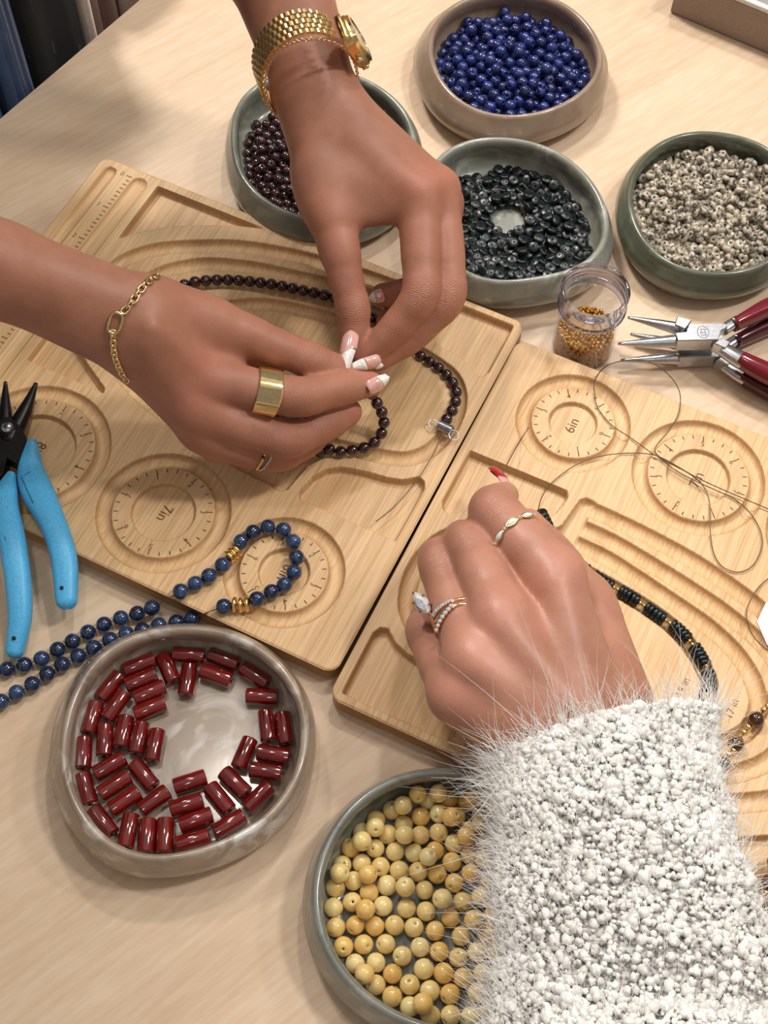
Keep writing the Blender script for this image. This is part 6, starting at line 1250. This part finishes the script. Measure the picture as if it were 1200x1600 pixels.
# ------------------------------------------------------------------ fuzzy sleeve
rs = np.random.default_rng(5)
WOOL = Mat('white_boucle'); _v = WOOL.coords(); WOOL.color(WOOL.ramp(WOOL.noise(_v, 120, 3), [(0.3, (226, 223, 217)), (0.7, (244, 243, 240))])); WOOL.set(Roughness=0.85); WOOL.bump(WOOL.noise(_v, 1400, 3, 0.7), 0.5, 0.0008)
WOOL.b.inputs['Sheen Weight'].default_value = 0.3
BACKING = Mat('knit_backing'); _v = BACKING.coords(); BACKING.color(BACKING.ramp(BACKING.noise(_v, 700, 3), [(0.36, (104, 102, 100)), (0.6, (204, 201, 196))])); BACKING.set(Roughness=0.9)
FUZZ = plain('feather_yarn', (240, 238, 234), 0.7)
SP = [(937, 1168, 68, 42.5, 29), (948, 1220, 70, 42, 31.5), (960, 1300, 72, 42.5, 33.5), (974, 1400, 74, 45.5, 35), (995, 1530, 76, 49, 36), (1010, 1680, 80, 54, 38), (1080, 1950, 110, 58, 42)]
_sp = [[*J(x, y, z), w, hh] for x, y, z, w, hh in SP]; _l = _sp[-1]
_sp += [[_l[0]+50, _l[1]-110, _l[2]+55, 62, 48], [_l[0]+120, _l[1]-230, _l[2]+130, 70, 56]]      # on towards the elbow, out of frame
Qs = catmull(np.array(_sp), 10); UF = 6/8
ns, seg = len(Qs), 72
Ts = np.gradient(Qs[:, :3], axis=0); Ts /= np.linalg.norm(Ts, axis=1)[:, None]
cuffdir = J(1100, 1130, 70)-J(765, 1212, 70); cuffdir /= np.linalg.norm(cuffdir)
def sleeve_pt(u, a, off=0.0):
    """u 0..1 along the sleeve from the cuff, a around it"""
    x = u*(ns-1); i = np.minimum(x.astype(int), ns-2); f = (x-i)[:, None]
    q = Qs[i]*(1-f)+Qs[i+1]*f; t = Ts[i]*(1-f)+Ts[i+1]*f
    side = cuffdir-t*(t@cuffdir)[:, None]*np.clip(u*8, 0, 1)[:, None]; side /= np.linalg.norm(side, axis=1)[:, None]
    up = np.cross(side, t); up /= np.linalg.norm(up, axis=1)[:, None]; up *= np.sign(up[:, 2:3])
    flare = 1+0.12*np.clip(1-u*12, 0, 1)*(np.cos(a) > 0.2)*np.cos(a)
    wob = 1+0.02*np.sin(a*3+u*33)+0.015*np.sin(a*5-u*53)
    nrm = side*(np.cos(a)/q[:, 3])[:, None]+up*(np.sin(a)/q[:, 4])[:, None]; nrm /= np.linalg.norm(nrm, axis=1)[:, None]
    return q[:, :3]+side*(np.cos(a)*q[:, 3]*flare*wob)[:, None]+up*(np.sin(a)*q[:, 4]*wob)[:, None]+nrm*np.reshape(off, (-1, 1)), nrm
U, A_ = np.meshgrid(np.linspace(0, 1, 70), np.arange(seg)/seg*2*np.pi, indexing='ij')
o1, _ = sleeve_pt(U.ravel(), A_.ravel(), -0.6); i1, _ = sleeve_pt(U.ravel(), A_.ravel(), -3.2)
m = 70*seg; F = []
for i in range(69):
    for k in range(seg):
        l = (k+1) % seg; F.append((i*seg+k, i*seg+l, (i+1)*seg+l, (i+1)*seg+k)); F.append((m+i*seg+k, m+(i+1)*seg+k, m+(i+1)*seg+l, m+i*seg+l))
for k in range(seg): F.append((k, m+k, m+(k+1) % seg, (k+1) % seg))
slv = part('sleeve', (np.vstack([o1, i1]), F), BACKING.m, pB)
# boucle knots: soft lumps over the whole cloth
def ico():
    t = (1+5**0.5)/2; V = np.array([(-1,t,0),(1,t,0),(-1,-t,0),(1,-t,0),(0,-1,t),(0,1,t),(0,-1,-t),(0,1,-t),(t,0,-1),(t,0,1),(-t,0,-1),(-t,0,1)], float); V /= np.linalg.norm(V[0])
    F = [(0,11,5),(0,5,1),(0,1,7),(0,7,10),(0,10,11),(1,5,9),(5,11,4),(11,10,2),(10,7,6),(7,1,8),(3,9,4),(3,4,2),(3,2,6),(3,6,8),(3,8,9),(4,9,5),(2,4,11),(6,2,10),(8,6,7),(9,8,1)]
    V = list(V); mid = {}; G = []
    def md(a, b):
        k = (min(a, b), max(a, b))
        if k not in mid: p = V[a]+V[b]; V.append(p/np.linalg.norm(p)); mid[k] = len(V)-1
        return mid[k]
    for a, b, c in F: x, y, z = md(a, b), md(b, c), md(c, a); G += [(a, x, z), (b, y, x), (c, z, y), (x, y, z)]
    return np.array(V), np.array(G)
IV, IF = ico(); NK = 17500
u = np.r_[rs.uniform(0, 0.86, 12500), rs.uniform(0.85, 1/UF, NK-12500)]; u[:420] = rs.uniform(0, 0.012, 420); a = rs.uniform(0, 2*np.pi, NK); u *= UF
P, N = sleeve_pt(u, a, rs.uniform(-0.3, 1.2, NK))
R = rs.gamma(5, 0.165, NK)+0.28; W = IV[None]*(1+0.18*rs.normal(0, 1, (NK, len(IV), 1)))
W = W*(R[:, None, None]*rs.uniform(0.75, 1.25, (NK, 1, 3)))
V = (P[:, None]+W).reshape(-1, 3); F = (IF[None]+np.arange(NK)[:, None, None]*len(IV)).reshape(-1, 3)
kn = part('boucle_knots', (V, F.astype(int)), WOOL.m, slv); kn['kind'] = 'stuff'
# long feathery hairs
NH = 5600
u = rs.uniform(0, 0.84, NH); u[:750] = rs.uniform(0, 0.02, 750); a = rs.uniform(0, 2*np.pi, NH)
side_ = rs.random(NH) < 0.32; a = np.where(side_, np.where(rs.random(NH) < 0.75, np.pi, 0)+rs.normal(0, 0.45, NH), a)
u *= UF; P, N = sleeve_pt(u, a, 0.3); L = rs.gamma(5, 2.0, NH)+3; L[:750] = rs.gamma(6, 2.4, 750)+3
tang = -Ts[np.minimum((u*(ns-1)).astype(int), ns-1)]
D = N*0.45+tang*rs.uniform(0.1, 1.0, (NH, 1))+rs.normal(0, 0.38, (NH, 3)); D[:750] = N[:750]*0.35+tang[:750]*1.0+rs.normal(0, 0.35, (750, 3))
D /= np.linalg.norm(D, axis=1)[:, None]
C = rs.normal(0, 0.45, (NH, 3)); C[:, 2] -= 0.35; K = 6
tt = np.linspace(0, 1, K); pts = P[:, None]+D[:, None]*(L[:, None]*tt)[..., None]+C[:, None]*(L[:, None]*tt**2)[..., None]*0.6
pts[..., 2] = np.maximum(pts[..., 2], 29.0)
sd_ = np.cross(D, N); sd_ /= np.linalg.norm(sd_, axis=1)[:, None]+1e-9; nn_ = np.cross(sd_, D)
wd = 0.16*(1-tt*0.85); tri = [(0, 1), (0.87, -0.5), (-0.87, -0.5)]
V = np.stack([pts+(sd_[:, None]*x+nn_[:, None]*y)*wd[None, :, None] for x, y in tri], 2).reshape(-1, 3)
b = (np.arange(NH)*K*3)[:, None, None]; F = []
for i in range(K-1):
    for k in range(3): F.append((i*3+k, i*3+(k+1) % 3, (i+1)*3+(k+1) % 3, (i+1)*3+k))
F = (np.array(F)[None]+b).reshape(-1, 4)
fz = part('feather_fuzz', (V, F.astype(int)), FUZZ, slv); fz['kind'] = 'stuff'

# ------------------------------------------------------------------ what stands beyond the table edge: jeans, black cloth, bag
DENIM = Mat('blue_denim'); _v = DENIM.coords()
_c = DENIM.ramp(DENIM.noise(_v, 14, 4), [(0.3, (54, 70, 100)), (0.5, (84, 106, 142)), (0.75, (134, 156, 188))]); DENIM.color(DENIM.mix(_c, (34, 46, 70), DENIM.math('MULTIPLY', DENIM.noise(DENIM.coords(scale=(1, 1, 6)), 900, 2), 0.5))); DENIM.set(Roughness=0.85)
BLACKC = Mat('black_cloth'); _v = BLACKC.coords(scale=(1, 1, 0.3)); BLACKC.color(BLACKC.ramp(BLACKC.noise(_v, 190, 2), [(0.66, (20, 17, 18)), (0.74, (70, 66, 78))])); BLACKC.set(Roughness=0.9)
LEATHER = plain('brown_leather', (92, 70, 60), 0.5); STRAP = plain('pale_strap', (226, 206, 194), 0.6)
_out = -_n
def edge_pt(s, o): return _e1[:2]+_d[:2]*s+_out[:2]*o
sx = lambda px, py: float((at(px, py)-_e1)@_d)
def hanging(pts, depth, z0, z1):
    Pf = catmull(np.array(pts, float), 6); front = [edge_pt(s, o) for s, o in Pf]; back = [edge_pt(s, depth) for s, o in Pf[::-1]]
    return prism(front+back, z0, z1)
s0, s1, s2, s3, s4 = sx(33, 155), sx(78, 116), sx(157, 49), sx(168, 40), sx(214, 1)
def denim_leg():
    pts = [(-260, 60), (-180, 22), (-90, 14), (-20, 9), (s0-16, 8), (s0-8, 12), (s0-5, 34), (s0+1, 36), (s0+4, 12), (s0+12, 7), (s1-8, 9), (s1-3, 16), (s1, 30)]
    return hanging(pts, 150, -738, 150)
# the wearer's upper body, out of frame above the jeans
TOP_M = plain('dark_knit_top', (70, 62, 60), 0.85)
bc = edge_pt(-70, 140)
def body_ring(z, hw, hd, dx=0.0):
    a = np.arange(40)/40*2*np.pi
    return np.array([[*(bc+_d[:2]*(dx+hw*math.copysign(abs(math.cos(t))**0.75, math.cos(t)))+_out[:2]*hd*math.copysign(abs(math.sin(t))**0.8, math.sin(t))), z] for t in a])
part('top', loft([body_ring(152, 165, 105), body_ring(260, 160, 100), body_ring(420, 178, 110), body_ring(540, 190, 105), body_ring(610, 165, 85), body_ring(650, 70, 60)]), TOP_M, pA)
for sgn, el in ((1, J(340, -420, 232)), (-1, J(-420, 260, 188))):
    sh = np.array([*(bc+_d[:2]*sgn*165), 585.0]); mid = (sh+el)/2+np.array([*(_out[:2]*20), -30]); P_ = catmull([sh, mid, el], 8)
    part('top_sleeve', sweep(P_, np.linspace(58, 40, len(P_)), None, 20), TOP_M, pA)
jeans = part('jeans', denim_leg(), DENIM.m, pA)
part('belt_loop', join(*[tube(np.array([[*edge_pt(s0+ds, 5.5), z] for z in np.linspace(-160, 150, 8)]), 0.9, 6) for ds in (9, 13)]), plain('denim_seam', (120, 134, 160), 0.8), pA)
part('black_shirt_tail', hanging([(s1-2, 26), (s1+8, 14), (s1+20, 17), (s1+32, 11), (s2-10, 13), (s2-2, 15), (s2, 24)], 140, -640, 150), BLACKC.m, pA)
bag = thing('shoulder_bag', 'brown leather bag with a pale strap beyond the table edge', 'bag', (*edge_pt((s2+s4)/2, 40), -738))
part('strap', hanging([(s2+0.5, 12), ((s2+s3)/2, 8), (s3-0.5, 12)], 30, -600, 150), STRAP, bag)
part('body', hanging([(s3, 22), (s3+8, 14), (s3+13, 24), (s3+20, 13), (s3+30, 22), (s4-2, 12), (s4+40, 16), (s4+80, 30)], 130, -738, 60), LEATHER, bag)
